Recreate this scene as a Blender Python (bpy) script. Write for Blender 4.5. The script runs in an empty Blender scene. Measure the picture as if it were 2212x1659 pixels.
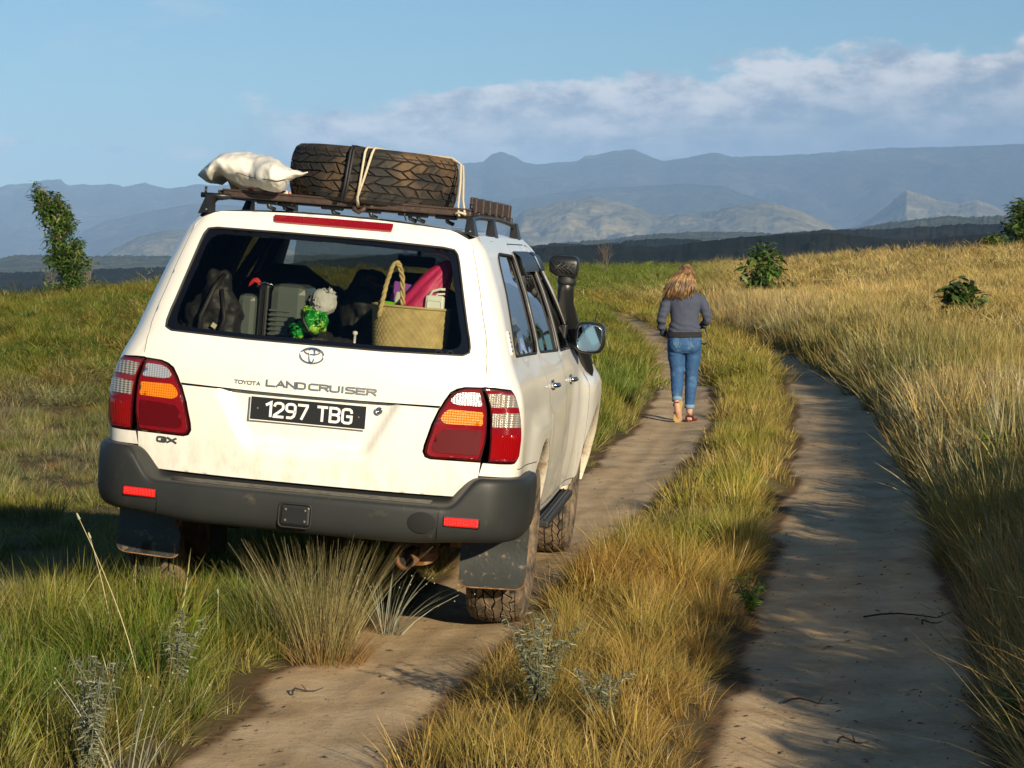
import bpy, bmesh, math, random
import numpy as np
from mathutils import Vector, Matrix, noise as mnoise
from mathutils.geometry import delaunay_2d_cdt
from math import sin, cos, pi, atan2, radians, sqrt, exp

sc = bpy.context.scene
COL = sc.collection
# ------------------------------------------------------------------ camera
H = 1.7735
cam = bpy.data.objects.new('camera', bpy.data.cameras.new('camera'))
COL.objects.link(cam)
cam.data.sensor_width = 36.0
cam.data.lens = 5155.8/2212*36
cam.data.clip_start = .1
cam.data.clip_end = 90000
cam.location = (0, 0, H)
cam.rotation_euler = (radians(90-3.0476), 0, 0)
sc.camera = cam
# ------------------------------------------------------------------ light
SUN_AZ = radians(180-27)      # from +Y clockwise: behind the camera, to the right
SUN_EL = radians(16.5)
sd = Vector((sin(SUN_AZ)*cos(SUN_EL), cos(SUN_AZ)*cos(SUN_EL), sin(SUN_EL)))
sl = bpy.data.lights.new('sun', 'SUN'); sl.energy = 5.0; sl.angle = radians(.55); sl.color = (1, .85, .62)
so = bpy.data.objects.new('sun', sl); COL.objects.link(so)
so.rotation_euler = (-sd).to_track_quat('-Z', 'Y').to_euler()
world = bpy.data.worlds.new('World'); sc.world = world; world.use_nodes = True
def build_world():
    nt = world.node_tree; N = nt.nodes; L = nt.links; N.clear()
    out = N.new('ShaderNodeOutputWorld'); bg = N.new('ShaderNodeBackground'); L.new(bg.outputs[0], out.inputs[0])
    sky = N.new('ShaderNodeTexSky'); sky.sky_type = 'NISHITA'; sky.sun_disc = False
    sky.sun_elevation = SUN_EL; sky.sun_rotation = SUN_AZ
    sky.altitude = 900; sky.air_density = 1.0; sky.dust_density = .3; sky.ozone_density = 2.5
    bg.inputs[1].default_value = .054
    def M(op, a, b=None, c=None, clamp=False):
        n = N.new('ShaderNodeMath'); n.operation = op; n.use_clamp = clamp
        for i, v in enumerate((a, b, c)):
            if v is None: continue
            if isinstance(v, (int, float)): n.inputs[i].default_value = v
            else: L.new(v, n.inputs[i])
        return n.outputs[0]
    def SM(v, a, b):
        n = N.new('ShaderNodeMapRange'); n.interpolation_type = 'SMOOTHSTEP'
        L.new(v, n.inputs[0]); n.inputs[1].default_value = a; n.inputs[2].default_value = b
        return n.outputs[0]
    tc = N.new('ShaderNodeTexCoord'); sp = N.new('ShaderNodeSeparateXYZ'); L.new(tc.outputs['Generated'], sp.inputs[0])
    el = M('ARCSINE', sp.outputs[2]); az = M('ARCTAN2', sp.outputs[0], sp.outputs[1])
    def nz(sx, sy, scale, det, off=0, rough=.55):
        cb = N.new('ShaderNodeCombineXYZ'); L.new(M('MULTIPLY', az, sx), cb.inputs[0]); L.new(M('MULTIPLY', el, sy), cb.inputs[1])
        cb.inputs[2].default_value = off
        t = N.new('ShaderNodeTexNoise'); L.new(cb.outputs[0], t.inputs['Vector']); t.inputs['Scale'].default_value = scale
        t.inputs['Detail'].default_value = det; t.inputs['Roughness'].default_value = rough
        return t.outputs['Fac']
    big = nz(1, 1.9, 14, 6, 1.7, .55); mid = nz(1, 2.2, 42, 8, 4.2, .6); low = nz(1, 4.5, 16, 7, 9.1, .6)
    # the long cloud bank: upper rim rises to the right, flat base
    hi = M('ADD', M('MULTIPLY', M('SINE', M('MULTIPLY', az, 4.0)), .024), .0725)
    hi = M('ADD', hi, M('MULTIPLY', M('SUBTRACT', big, .5), .034)); hi = M('ADD', hi, M('MULTIPLY', M('SUBTRACT', mid, .5), .026))
    top = SM(M('SUBTRACT', hi, el), -.001, .0055)
    bot = SM(M('ADD', el, M('MULTIPLY', M('SUBTRACT', low, .5), .030)), .028, .041)
    hor = SM(M('ADD', az, M('MULTIPLY', M('SUBTRACT', mid, .5), .06)), -.125, -.070)
    holes = SM(M('ADD', low, M('MULTIPLY', mid, .35)), .50, .66)
    d1 = M('MULTIPLY', M('MULTIPLY', top, bot), hor)
    d1 = M('MULTIPLY', d1, M('ADD', M('MULTIPLY', holes, .14), .86))
    # loose low scraps on the left
    band = M('MULTIPLY', SM(el, .026, .036), SM(el, .058, .044))
    d2 = M('MULTIPLY', SM(M('ADD', low, M('MULTIPLY', mid, .3)), .64, .78), band)
    hib = M('MULTIPLY', SM(nz(1, 5, 9, 6, 20.3), .62, .8), .22)
    d = M('MAXIMUM', d1, M('MULTIPLY', d2, .75)); d = M('MAXIMUM', d, hib, clamp=True)
    # cloud colour: sunlit shoulders, blue-grey hollows
    lit1 = nz(1, 2.0, 30, 7, 31.0, .62)
    relh = M('SUBTRACT', hi, el)
    lit = M('MULTIPLY', M('ADD', M('MULTIPLY', SM(relh, .046, .006), .80), .20), M('ADD', M('MULTIPLY', SM(lit1, .34, .62), .78), .22))
    cc = N.new('ShaderNodeMix'); cc.data_type = 'RGBA'; L.new(lit, cc.inputs[0])
    cc.inputs[6].default_value = (1.9, 3.1, 4.9, 1); cc.inputs[7].default_value = (12.4, 12.0, 11.6, 1)
    # sky: Nishita, with a cleaner blue than its dusty horizon
    tint = N.new('ShaderNodeMix'); tint.data_type = 'RGBA'; tint.blend_type = 'MULTIPLY'; tint.inputs[0].default_value = 1
    L.new(sky.outputs[0], tint.inputs[6]); tint.inputs[7].default_value = (SKYT[0], SKYT[1], SKYT[2], 1)
    mx = N.new('ShaderNodeMix'); mx.data_type = 'RGBA'; L.new(d, mx.inputs[0]); L.new(tint.outputs[2], mx.inputs[6]); L.new(cc.outputs[2], mx.inputs[7])
    L.new(mx.outputs[2], bg.inputs[0])
SKYT = (.80, 1.08, 1.22)
build_world()
sc.view_settings.view_transform = 'Standard'; sc.view_settings.look = 'None'
sc.view_settings.exposure = .48; sc.view_settings.gamma = 1; sc.view_settings.use_curve_mapping = False
sc.render.engine = 'CYCLES'
sc.cycles.max_bounces = 6; sc.cycles.diffuse_bounces = 3; sc.cycles.glossy_bounces = 3; sc.cycles.transparent_max_bounces = 16; sc.cycles.volume_bounces = 0; sc.cycles.caustics_reflective = False

# ------------------------------------------------------------------ materials
def mat(name, col, rough=.6, metal=0, var=0, vs=8, bump=0, bs=60, spec=.5, coat=0, col2=None, c2s=3, c2t=(.45, .6), trans=None):
    m = bpy.data.materials.new(name); m.use_nodes = True; nt = m.node_tree; N = nt.nodes; L = nt.links
    b = N['Principled BSDF']; b.inputs['Roughness'].default_value = rough; b.inputs['Metallic'].default_value = metal
    b.inputs['Specular IOR Level'].default_value = spec; b.inputs['Coat Weight'].default_value = coat
    b.inputs['Base Color'].default_value = (*col, 1)
    tc = N.new('ShaderNodeTexCoord'); src = None
    if var or col2:
        n = N.new('ShaderNodeTexNoise'); n.inputs['Scale'].default_value = vs; n.inputs['Detail'].default_value = 6
        L.new(tc.outputs['Object'], n.inputs['Vector'])
        r = N.new('ShaderNodeMapRange'); L.new(n.outputs['Fac'], r.inputs[0]); r.inputs[1].default_value = .25; r.inputs[2].default_value = .75
        r.inputs[3].default_value = 1-var; r.inputs[4].default_value = 1+var
        mm = N.new('ShaderNodeMix'); mm.data_type = 'RGBA'; mm.blend_type = 'MULTIPLY'; mm.inputs[0].default_value = 1
        mm.inputs[6].default_value = (*col, 1); L.new(r.outputs[0], mm.inputs[7]); src = mm.outputs[2]
    if col2:
        n = N.new('ShaderNodeTexNoise'); n.inputs['Scale'].default_value = c2s; n.inputs['Detail'].default_value = 8; n.inputs['Roughness'].default_value = .7
        L.new(tc.outputs['Object'], n.inputs['Vector'])
        r = N.new('ShaderNodeMapRange'); L.new(n.outputs['Fac'], r.inputs[0]); r.inputs[1].default_value = c2t[0]; r.inputs[2].default_value = c2t[1]
        m2 = N.new('ShaderNodeMix'); m2.data_type = 'RGBA'; L.new(r.outputs[0], m2.inputs[0]); L.new(src, m2.inputs[6]); m2.inputs[7].default_value = (*col2, 1)
        src = m2.outputs[2]
    if src: L.new(src, b.inputs['Base Color'])
    if bump:
        n = N.new('ShaderNodeTexNoise'); n.inputs['Scale'].default_value = bs; n.inputs['Detail'].default_value = 5
        L.new(tc.outputs['Object'], n.inputs['Vector'])
        u = N.new('ShaderNodeBump'); u.inputs['Strength'].default_value = bump; u.inputs['Distance'].default_value = .01
        L.new(n.outputs['Fac'], u.inputs['Height']); L.new(u.outputs[0], b.inputs['Normal'])
    return m
def glass_mat(name, tint, refl=1.0, base=.04):
    m = bpy.data.materials.new(name); m.use_nodes = True; nt = m.node_tree; N = nt.nodes; L = nt.links
    N.remove(N['Principled BSDF']); out = N['Material Output']
    t = N.new('ShaderNodeBsdfTransparent'); t.inputs[0].default_value = (*tint, 1)
    g = N.new('ShaderNodeBsdfGlossy'); g.inputs['Roughness'].default_value = .015
    fr = N.new('ShaderNodeFresnel'); fr.inputs[0].default_value = 1.5
    mu = N.new('ShaderNodeMath'); mu.operation = 'MULTIPLY'; L.new(fr.outputs[0], mu.inputs[0]); mu.inputs[1].default_value = refl; mu.use_clamp = True
    mx = N.new('ShaderNodeMixShader'); L.new(mu.outputs[0], mx.inputs[0]); L.new(t.outputs[0], mx.inputs[1]); L.new(g.outputs[0], mx.inputs[2])
    L.new(mx.outputs[0], out.inputs[0]); return m

# ------------------------------------------------------------------ object helpers
def tag(o, label=None, cat=None, group=None, kind=None):
    if label: o['label'] = label
    if cat: o['category'] = cat
    if group: o['group'] = group
    if kind: o['kind'] = kind
    return o
def empty(name, loc=(0, 0, 0), rz=0, **k):
    o = bpy.data.objects.new(name, None); COL.objects.link(o); o.location = loc; o.rotation_euler = (0, 0, rz); o.empty_display_size = .2
    return tag(o, **k)
def mobj(name, me, mats, parent=None, **k):
    o = bpy.data.objects.new(name, me); COL.objects.link(o)
    for m in (mats if isinstance(mats, (list, tuple)) else [mats]): me.materials.append(m)
    if parent is not None: o.parent = parent
    return tag(o, **k)
def pymesh(name, V, F, smooth=True, mi=None):
    me = bpy.data.meshes.new(name); me.from_pydata([tuple(v) for v in V], [], [tuple(f) for f in F])
    if smooth: me.polygons.foreach_set('use_smooth', [True]*len(F))
    if mi is not None: me.polygons.foreach_set('material_index', mi)
    me.update(); return me
class MB:
    """collects simple solids into one mesh"""
    def __init__(s): s.V = []; s.F = []; s.S = []; s.MI = []; s.mi = 0
    def add(s, V, F, smooth=False):
        o = len(s.V); s.V += [tuple(v) for v in V]; s.F += [tuple(i+o for i in f) for f in F]; s.S += [smooth]*len(F); s.MI += [s.mi]*len(F); return s
    def box(s, x0, x1, y0, y1, z0, z1, bv=.0, M=None):
        bm = bmesh.new(); bmesh.ops.create_cube(bm, size=1)
        for v in bm.verts: v.co = Vector((x0+(x1-x0)*(v.co.x+.5), y0+(y1-y0)*(v.co.y+.5), z0+(z1-z0)*(v.co.z+.5)))
        if bv: bmesh.ops.bevel(bm, geom=bm.edges[:], offset=bv, segments=2, profile=.5, affect='EDGES')
        if M is not None: bm.transform(M)
        bm.verts.index_update(); V = [v.co[:] for v in bm.verts]; F = [[v.index for v in f.verts] for f in bm.faces]; bm.free()
        return s.add(V, F, False)
    def tube(s, pts, r, n=8, cap=True, flat=1.0):
        pts = [Vector(p) for p in pts]; rs = r if isinstance(r, (list, tuple)) else [r]*len(pts)
        V = []; F = []; up = None
        for i, p in enumerate(pts):
            t = (pts[min(i+1, len(pts)-1)]-pts[max(i-1, 0)]).normalized()
            if up is None: up = Vector((0, 0, 1)) if abs(t.z) < .9 else Vector((0, 1, 0))
            a = t.cross(up).normalized(); b = a.cross(t).normalized(); up = b
            for k in range(n):
                q = 2*pi*k/n; V.append(p+(a*cos(q)+b*sin(q)*flat)*rs[i])
        for i in range(len(pts)-1):
            for k in range(n):
                F.append((i*n+k, i*n+(k+1) % n, (i+1)*n+(k+1) % n, (i+1)*n+k))
        if cap: F.append(tuple(range(n))[::-1]); F.append(tuple((len(pts)-1)*n+k for k in range(n)))
        return s.add(V, F, True)
    def lathe(s, prof, n=48, M=None, close=False):
        """prof: (radius, height) round the z axis"""
        V = []; F = []
        for (r, h) in prof:
            for k in range(n): q = 2*pi*k/n; V.append(Vector((r*cos(q), r*sin(q), h)))
        for i in range(len(prof)-(0 if close else 1)):
            for k in range(n):
                j = (i+1) % len(prof); F.append((i*n+k, i*n+(k+1) % n, j*n+(k+1) % n, j*n+k))
        if M is not None: V = [M @ v for v in V]
        return s.add(V, F, True)
    def loft(s, rings, cap=True, smooth=True):
        n = len(rings[0]); V = [p for r in rings for p in r]; F = []
        for i in range(len(rings)-1):
            for k in range(n): F.append((i*n+k, i*n+(k+1) % n, (i+1)*n+(k+1) % n, (i+1)*n+k))
        if cap: F.append(tuple(range(n))[::-1]); F.append(tuple((len(rings)-1)*n+k for k in range(n)))
        return s.add(V, F, smooth)
    def build(s, name, m, parent=None, **k):
        me = bpy.data.meshes.new(name); me.from_pydata(s.V, [], s.F)
        me.polygons.foreach_set('use_smooth', s.S); me.polygons.foreach_set('material_index', s.MI); me.update()
        return mobj(name, me, m, parent, **k)
def evalmesh(o):
    dg = bpy.context.evaluated_depsgraph_get(); dg.update()
    me = bpy.data.meshes.new_from_object(o.evaluated_get(dg), depsgraph=dg); return me
def organic(name, mb, voxel, m, parent=None, smooth=4, tex=None, sub=False, **k):
    """union of lofted volumes as one skin: voxel remesh, then smoothing"""
    me = bpy.data.meshes.new(name); me.from_pydata(mb.V, [], mb.F); me.update()
    bm = bmesh.new(); bm.from_mesh(me); bmesh.ops.recalc_face_normals(bm, faces=bm.faces[:]); bm.to_mesh(me); bm.free()
    t = bpy.data.objects.new(name, me); COL.objects.link(t)
    r = t.modifiers.new('r', 'REMESH'); r.mode = 'VOXEL'; r.voxel_size = voxel; r.use_smooth_shade = True
    if smooth: s_ = t.modifiers.new('s', 'SMOOTH'); s_.factor = .5; s_.iterations = smooth
    m2 = evalmesh(t); bpy.data.objects.remove(t)
    m2.materials.clear(); m2.polygons.foreach_set('use_smooth', [True]*len(m2.polygons))
    if tex:
        for v in m2.vertices: v.co += v.normal*tex(v.co)
    return mobj(name, m2, m, parent, **k)
def pip(P, poly):
    P = np.asarray(P, float); poly = np.asarray(poly, float); x, y = P[:, 0], P[:, 1]; ins = np.zeros(len(P), bool)
    j = len(poly)-1
    for i in range(len(poly)):
        xi, yi = poly[i]; xj, yj = poly[j]
        c = ((yi > y) != (yj > y)); 
        with np.errstate(divide='ignore', invalid='ignore'):
            t = x < (xj-xi)*(y-yi)/(yj-yi)+xi
        ins ^= (c & t); j = i
    return ins
def resample(poly, step):
    out = []
    for i in range(len(poly)):
        a = np.array(poly[i], float); b = np.array(poly[(i+1) % len(poly)], float); n = max(1, int(np.ceil(np.linalg.norm(b-a)/step)))
        for k in range(n): out.append(a+(b-a)*k/n)
    return out
def rounded(poly, r, n=5):
    """polygon with its corners rounded; r one radius or one per corner"""
    out = []; m = len(poly); rs = r if isinstance(r, (list, tuple)) else [r]*m
    for i in range(m):
        p = np.array(poly[i], float); a = np.array(poly[i-1], float)-p; b = np.array(poly[(i+1) % m], float)-p
        la, lb = np.linalg.norm(a), np.linalg.norm(b); rr = min(rs[i], la*.45, lb*.45)
        if rr < 1e-4: out.append(p); continue
        p0 = p+a/la*rr; p2 = p+b/lb*rr
        for k in range(n+1):
            t = k/n; out.append((1-t)**2*p0+2*t*(1-t)*p+t*t*p2)
    return out
def panel(name, outline, mapf, mats, parent, holes=(), step=.04, thick=.012, off=0.0, outward=None, **k):
    """sheet with real thickness cut along an outline given on a surface (u,v) and bent onto it"""
    loops = [resample(outline, step)]+[resample(h, step) for h in holes]
    V = []; E = []
    for lp in loops:
        o = len(V); V += lp; E += [(o+i, o+(i+1) % len(lp)) for i in range(len(lp))]
    B = np.array(V); mn = B.min(0); mx = B.max(0)
    gx = np.arange(mn[0]+step/2, mx[0], step); gy = np.arange(mn[1]+step/2, mx[1], step)
    G = np.array([(x, y) for x in gx for y in gy]) if len(gx) and len(gy) else np.zeros((0, 2))
    if len(G):
        ok = pip(G, loops[0])
        for h in loops[1:]: ok &= ~pip(G, h)
        G = G[ok]
        if len(G):
            d = np.full(len(G), 9.)
            for b in B: d = np.minimum(d, (G[:, 0]-b[0])**2+(G[:, 1]-b[1])**2)
            G = G[d > (step*.45)**2]
    vv = [Vector((float(p[0]), float(p[1]))) for p in list(B)+list(G)]
    ov, oe, of, _, _, _ = delaunay_2d_cdt(vv, E, [], 0, 1e-7)
    ov = np.array([tuple(p) for p in ov]); T = np.array([t for t in of if len(t) == 3])
    C = ov[T].mean(1); ok = pip(C, loops[0])
    for h in loops[1:]: ok &= ~pip(C, h)
    T = T[ok]
    e = 1e-3; P = []; Nn = []
    for (u, v) in ov:
        p = np.array(mapf(u, v)); a = np.array(mapf(u+e, v))-np.array(mapf(u-e, v)); b = np.array(mapf(u, v+e))-np.array(mapf(u, v-e))
        n = np.cross(a, b); n /= (np.linalg.norm(n)+1e-12); P.append(p); Nn.append(n)
    P = np.array(P); Nn = np.array(Nn)
    ref = np.array(outward) if outward is not None else np.array([0, -1, 0.])
    if (Nn.mean(0) @ ref) < 0: Nn = -Nn
    f0 = T[0]; gn = np.cross(P[f0[1]]-P[f0[0]], P[f0[2]]-P[f0[0]])
    if gn @ Nn[f0[0]] < 0: T = T[:, ::-1]
    A = P+Nn*off; Bk = P+Nn*(off-thick); n0 = len(P)
    bv = min(.003, thick*.3); A_in = A
    VV = list(A)+list(Bk); FF = [tuple(t) for t in T]+[tuple(t[::-1]+n0) for t in T]; MI = [0]*len(T)+[1]*len(T)
    ec = {}
    for t in T:
        for i in range(3):
            a, b = int(t[i]), int(t[(i+1) % 3]); ec[(a, b)] = 1
    rim = {}; rimi = 1 if isinstance(mats, (list, tuple)) and len(mats) > 1 else 0
    for (a, b) in list(ec):
        if (b, a) not in ec:
            q = []
            for v_, src in ((a, A), (b, A), (b, Bk), (a, Bk)):
                key = (v_, id(src))
                if key not in rim: rim[key] = len(VV); VV.append(src[v_])
                q.append(rim[key])
            FF.append((q[1], q[0], q[3], q[2])); MI.append(rimi)
    nm = len(mats) if isinstance(mats, (list, tuple)) else 1
    if nm == 1: MI = [0]*len(MI)
    return mobj(name, pymesh(name, VV, FF, True, MI), mats, parent, **k)
def smooth01(t): t = np.clip(t, 0, 1); return t*t*(3-2*t)
# ------------------------------------------------------------------ terrain
FPX = 5155.8
def hash2(ix, iy, s=0):
    h = (ix*374761393+iy*668265263+s*982451653) & 0xffffffff
    h = ((h ^ (h >> 13))*1274126177) & 0xffffffff
    return ((h ^ (h >> 16)) & 0xffff)/65535.0
def vnoise(x, y, s=0):
    x = np.asarray(x, float); y = np.asarray(y, float)
    ix = np.floor(x).astype(np.int64); iy = np.floor(y).astype(np.int64); fx = x-ix; fy = y-iy
    fx = fx*fx*(3-2*fx); fy = fy*fy*(3-2*fy)
    a = hash2(ix, iy, s); b = hash2(ix+1, iy, s); c = hash2(ix, iy+1, s); d = hash2(ix+1, iy+1, s)
    return (a*(1-fx)+b*fx)*(1-fy)+(c*(1-fx)+d*fx)*fy
def fbm(x, y, o=4, s=0):
    t = 0; a = .5; n = 0
    for i in range(o): t = t+a*vnoise(x*2**i, y*2**i, s+i); n += a; a *= .55
    return t/n
TH = np.radians([-180, -90, -40, -13.0, -8.6, -4, 0, 1.6, 4.4, 6.6, 9.3, 12.1, 20, 60, 120, 180])
ER = np.array([0, 0, -.018, -.0235, -.0168, -.0105, -.0058, -.0053, -.0048, -.0032, -.0020, -.0012, 0, 0, 0, 0])
DR = np.array([60, 60, 58, 58, 58, 80, 125, 135, 135, 105, 85, 75, 70, 60, 60, 60.])
def hbase(x, y):
    r = np.hypot(x, y)+1e-6; th = np.arctan2(x, y)
    er = np.interp(th, TH, ER); dr = np.interp(th, TH, DR)
    zr = H+er*dr; t = np.clip((r-13)/(dr-13), 0, None)
    zin = zr*np.clip(t, 0, 1)**1.25
    o = np.clip(r-dr, 0, None)
    drop = 34*(1-np.exp(-(o/150)**1.5))
    z = zin+(r > dr)*(-drop)
    return z
# track edges: distance -> x, from left to right (the two worn lanes)
EY = np.array([-40.0, 0.0, 5.0, 8.0, 9.0, 10.0, 11.0, 12.0, 13.0, 14.0, 15.0, 16.0, 17.0, 18.0, 19.0, 20.0, 21.0, 22.0, 23.0, 24.0, 25.0, 26.0, 27.0, 28.0, 29.0, 30.0, 33.5, 37.0, 40.5, 44.0, 47.5, 51.0, 54.5, 58.0, 61.5, 65.0, 68.5, 72.0, 75.5, 79.0, 82.5, 86.0, 89.5, 93.0, 96.5, 100.0, 103.5, 107.0, 110.5])
EA = np.array([-1.89, -1.89, -1.62, -1.32, -1.08, -1.0, -0.76, -0.53, -0.39, -0.24, -0.09, 0.06, 0.22, 0.36, 0.51, 0.66, 0.8, 0.95, 1.08, 1.21, 1.34, 1.47, 1.56, 1.65, 1.74, 1.82, 1.99, 2.12, 2.23, 2.28, 2.32, 2.32, 2.29, 2.19, 2.06, 1.88, 1.62, 1.35, 1.32, 1.32, 1.32, 1.32, 1.32, 1.32, 1.32, 1.32, 1.32, 1.32, 1.32])
EB = np.array([-1.02, -1.02, -0.75, -0.45, -0.32, -0.15, 0.02, 0.17, 0.33, 0.47, 0.65, 0.85, 1.02, 1.18, 1.34, 1.48, 1.62, 1.75, 1.89, 2.01, 2.1, 2.2, 2.29, 2.36, 2.43, 2.5, 2.72, 2.91, 2.99, 3.06, 3.1, 3.13, 3.08, 2.97, 2.8, 2.52, 2.2, 1.65, 1.34, 1.34, 1.34, 1.34, 1.34, 1.34, 1.34, 1.34, 1.34, 1.34, 1.34])
EC = np.array([0.21, 0.21, 0.44, 0.68, 0.81, 0.94, 1.06, 1.21, 1.35, 1.5, 1.65, 1.8, 1.94, 2.09, 2.22, 2.36, 2.49, 2.63, 2.74, 2.85, 2.96, 3.08, 3.17, 3.25, 3.34, 3.43, 3.65, 3.84, 3.92, 4.0, 4.07, 4.12, 4.08, 3.93, 3.69, 3.39, 2.97, 2.42, 1.56, 1.39, 1.39, 1.39, 1.39, 1.39, 1.39, 1.39, 1.39, 1.39, 1.39])
ED = np.array([1.12, 1.12, 1.37, 1.65, 1.81, 1.98, 2.14, 2.27, 2.4, 2.54, 2.67, 2.81, 2.93, 3.06, 3.18, 3.3, 3.4, 3.5, 3.6, 3.69, 3.79, 3.87, 3.94, 4.0, 4.07, 4.14, 4.3, 4.33, 4.29, 4.23, 4.27, 4.3, 4.25, 4.13, 3.99, 3.83, 3.63, 3.33, 2.84, 2.0, 1.46, 1.46, 1.46, 1.46, 1.46, 1.46, 1.46, 1.46, 1.46])
def edges(y):
    return [np.interp(y, EY, e) for e in (EA, EB, EC, ED)]
def lane_mask(x, y, wob=True):
    """signed distance into the nearest worn lane (positive inside) and side index"""
    a, b, c, d = edges(y)
    if wob:
        w = (fbm(x*0+3.1, y*1.6, 3, 5)-.5)*.22; w2 = (fbm(x*0+7.7, y*1.6, 3, 9)-.5)*.20
        a = a+w; b = b+w2; c = c-w; d = d+w2
    l = np.minimum(x-a, b-x); r = np.minimum(x-c, d-x)
    return np.maximum(l, r), a, b, c, d
def height(x, y):
    x = np.asarray(x, float); y = np.asarray(y, float)
    z = hbase(x, y); m, a, b, c, d = lane_mask(x, y)
    front = smooth01((y-2)/3)*(1-smooth01((y-75)/40)); near = 1-smooth01((y-30)/50)
    lane = smooth01(m/.28)
    left = smooth01((a-x)/.7); right = smooth01((x-d)/1.1); mid = smooth01(np.minimum(x-b, c-x)/.3)
    z = z+front*(left*.135+right*(.13+.26*near)+mid*.055)-.62*smooth01((a-1.2-x)/2.6)*smooth01((y-9.0)/5)*(1-smooth01((np.hypot(x, y)-22)/26))
    r = np.hypot(x, y); rough = (fbm(x*1.3, y*1.3, 4, 3)-.5)*.10*(1-lane)+(fbm(x*.3, y*.3, 3, 8)-.5)*.28*smooth01((np.abs(x-1)-3.5)/3)
    ruts = -.012*np.exp(-((m-.32)/.12)**2)*lane+(fbm(x*3, y*1.1, 3, 12)-.5)*.003*lane
    amp = smooth01((r-3)/3)
    z = z+(rough+ruts)*np.where(r < 150, 1, 0)*amp
    z = z+np.where(r > 200, (fbm(x*.004, y*.004, 5, 2)-.5)*np.clip((r-200)*.03, 0, 22), 0)
    return z
def build_ground():
    fr = np.radians(np.arange(-17, 17.01, .072)); lo = np.radians(np.concatenate([np.arange(-180, -17, 3.0)])); hi_ = np.radians(np.arange(20, 180, 3.0))
    th = np.concatenate([lo, fr, hi_])
    rr = [.25, .6, 1.2, 2, 3, 4, 5]
    while rr[-1] < 150: rr.append(rr[-1]+max(.035, rr[-1]*.0075))
    while rr[-1] < 45000: rr.append(rr[-1]*1.06)
    rr = np.array(rr); nt_, nr = len(th), len(rr)
    R, T = np.meshgrid(rr, th, indexing='ij'); X = R*np.sin(T); Y = R*np.cos(T); Z = height(X, Y)
    m, a, b, c, d = lane_mask(X, Y)
    V = np.stack([X, Y, Z], -1).reshape(-1, 3); i = np.arange(nr-1)[:, None]*nt_; k = np.arange(nt_)[None, :]; k2 = (k+1) % nt_
    F = np.stack([i+k, i+nt_+k, i+nt_+k2, i+k2], -1).reshape(-1, 4)
    V = np.vstack([V, [[0, 0, 0]]]); cen = len(V)-1
    me = bpy.data.meshes.new('ground'); nq = len(F); tri = np.stack([np.full(nt_, cen), np.arange(nt_), (np.arange(nt_)+1) % nt_], -1)
    me.vertices.add(len(V)); me.vertices.foreach_set('co', V.astype(np.float32).ravel())
    me.loops.add(nq*4+nt_*3); me.loops.foreach_set('vertex_index', np.concatenate([F.ravel(), tri.ravel()]).astype(np.int32))
    me.polygons.add(nq+nt_); ls = np.concatenate([np.arange(nq)*4, nq*4+np.arange(nt_)*3]); me.polygons.foreach_set('loop_start', ls.astype(np.int32))
    me.polygons.foreach_set('use_smooth', [True]*(nq+nt_)); me.update(calc_edges=True); me.validate()
    at = me.attributes.new('lane', 'FLOAT', 'POINT')
    fr_ = (1-smooth01((Y-85)/30))*smooth01((Y+3)/2)
    lane = np.concatenate([(smooth01((m+.10)/.22)*fr_).ravel(), [0]]); at.data.foreach_set('value', lane.astype(np.float32))
    at = me.attributes.new('dist', 'FLOAT', 'POINT'); at.data.foreach_set('value', np.concatenate([R.ravel(), [0]]).astype(np.float32))
    # material
    g = bpy.data.materials.new('earth_and_turf'); g.use_nodes = True; nt = g.node_tree; N = nt.nodes; L = nt.links; b_ = N['Principled BSDF']
    b_.inputs['Roughness'].default_value = .95; b_.inputs['Specular IOR Level'].default_value = .1
    tc = N.new('ShaderNodeTexCoord')
    def nz(s, det=6, rough=.6, sc_=(1, 1, 1)):
        mp = N.new('ShaderNodeMapping'); mp.inputs['Scale'].default_value = sc_; L.new(tc.outputs['Object'], mp.inputs[0])
        n = N.new('ShaderNodeTexNoise'); n.inputs['Scale'].default_value = s; n.inputs['Detail'].default_value = det; n.inputs['Roughness'].default_value = rough
        L.new(mp.outputs[0], n.inputs[0]); return n.outputs[0]
    def ramp(v, pts):
        r = N.new('ShaderNodeValToRGB'); L.new(v, r.inputs[0]); e = r.color_ramp.elements
        e[0].position, e[0].color = pts[0][0], (*pts[0][1], 1); e[1].position, e[1].color = pts[-1][0], (*pts[-1][1], 1)
        for p_, c_ in pts[1:-1]: q = e.new(p_); q.color = (*c_, 1)
        return r.outputs[0]
    def mixc(f, a_, c_):
        m_ = N.new('ShaderNodeMix'); m_.data_type = 'RGBA'
        for v, i_ in ((f, 0), (a_, 6), (c_, 7)):
            if isinstance(v, tuple): m_.inputs[i_].default_value = (*v, 1)
            elif isinstance(v, (int, float)): m_.inputs[i_].default_value = v
            else: L.new(v, m_.inputs[i_])
        return m_.outputs[2]
    def at_(n_):
        q = N.new('ShaderNodeAttribute'); q.attribute_name = n_; return q.outputs['Fac']
    def mr(v, a_, c_):
        q = N.new('ShaderNodeMapRange'); q.interpolation_type = 'SMOOTHSTEP'; L.new(v, q.inputs[0]); q.inputs[1].default_value = a_; q.inputs[2].default_value = c_; return q.outputs[0]
    sand = ramp(nz(2.2, 8, .65), [(.3, (.34, .235, .13)), (.5, (.48, .35, .205)), (.7, (.60, .46, .29))])
    sand = mixc(mr(nz(38, 4, .7), .62, .70), sand, (.13, .085, .05))
    sand = mixc(mr(nz(9, 5, .7, (1, .5, 1)), .60, .72), sand, (.20, .135, .075))
    turf = ramp(nz(1.5, 6), [(.3, (.075, .055, .03)), (.55, (.11, .085, .04)), (.75, (.16, .12, .06))])
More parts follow.
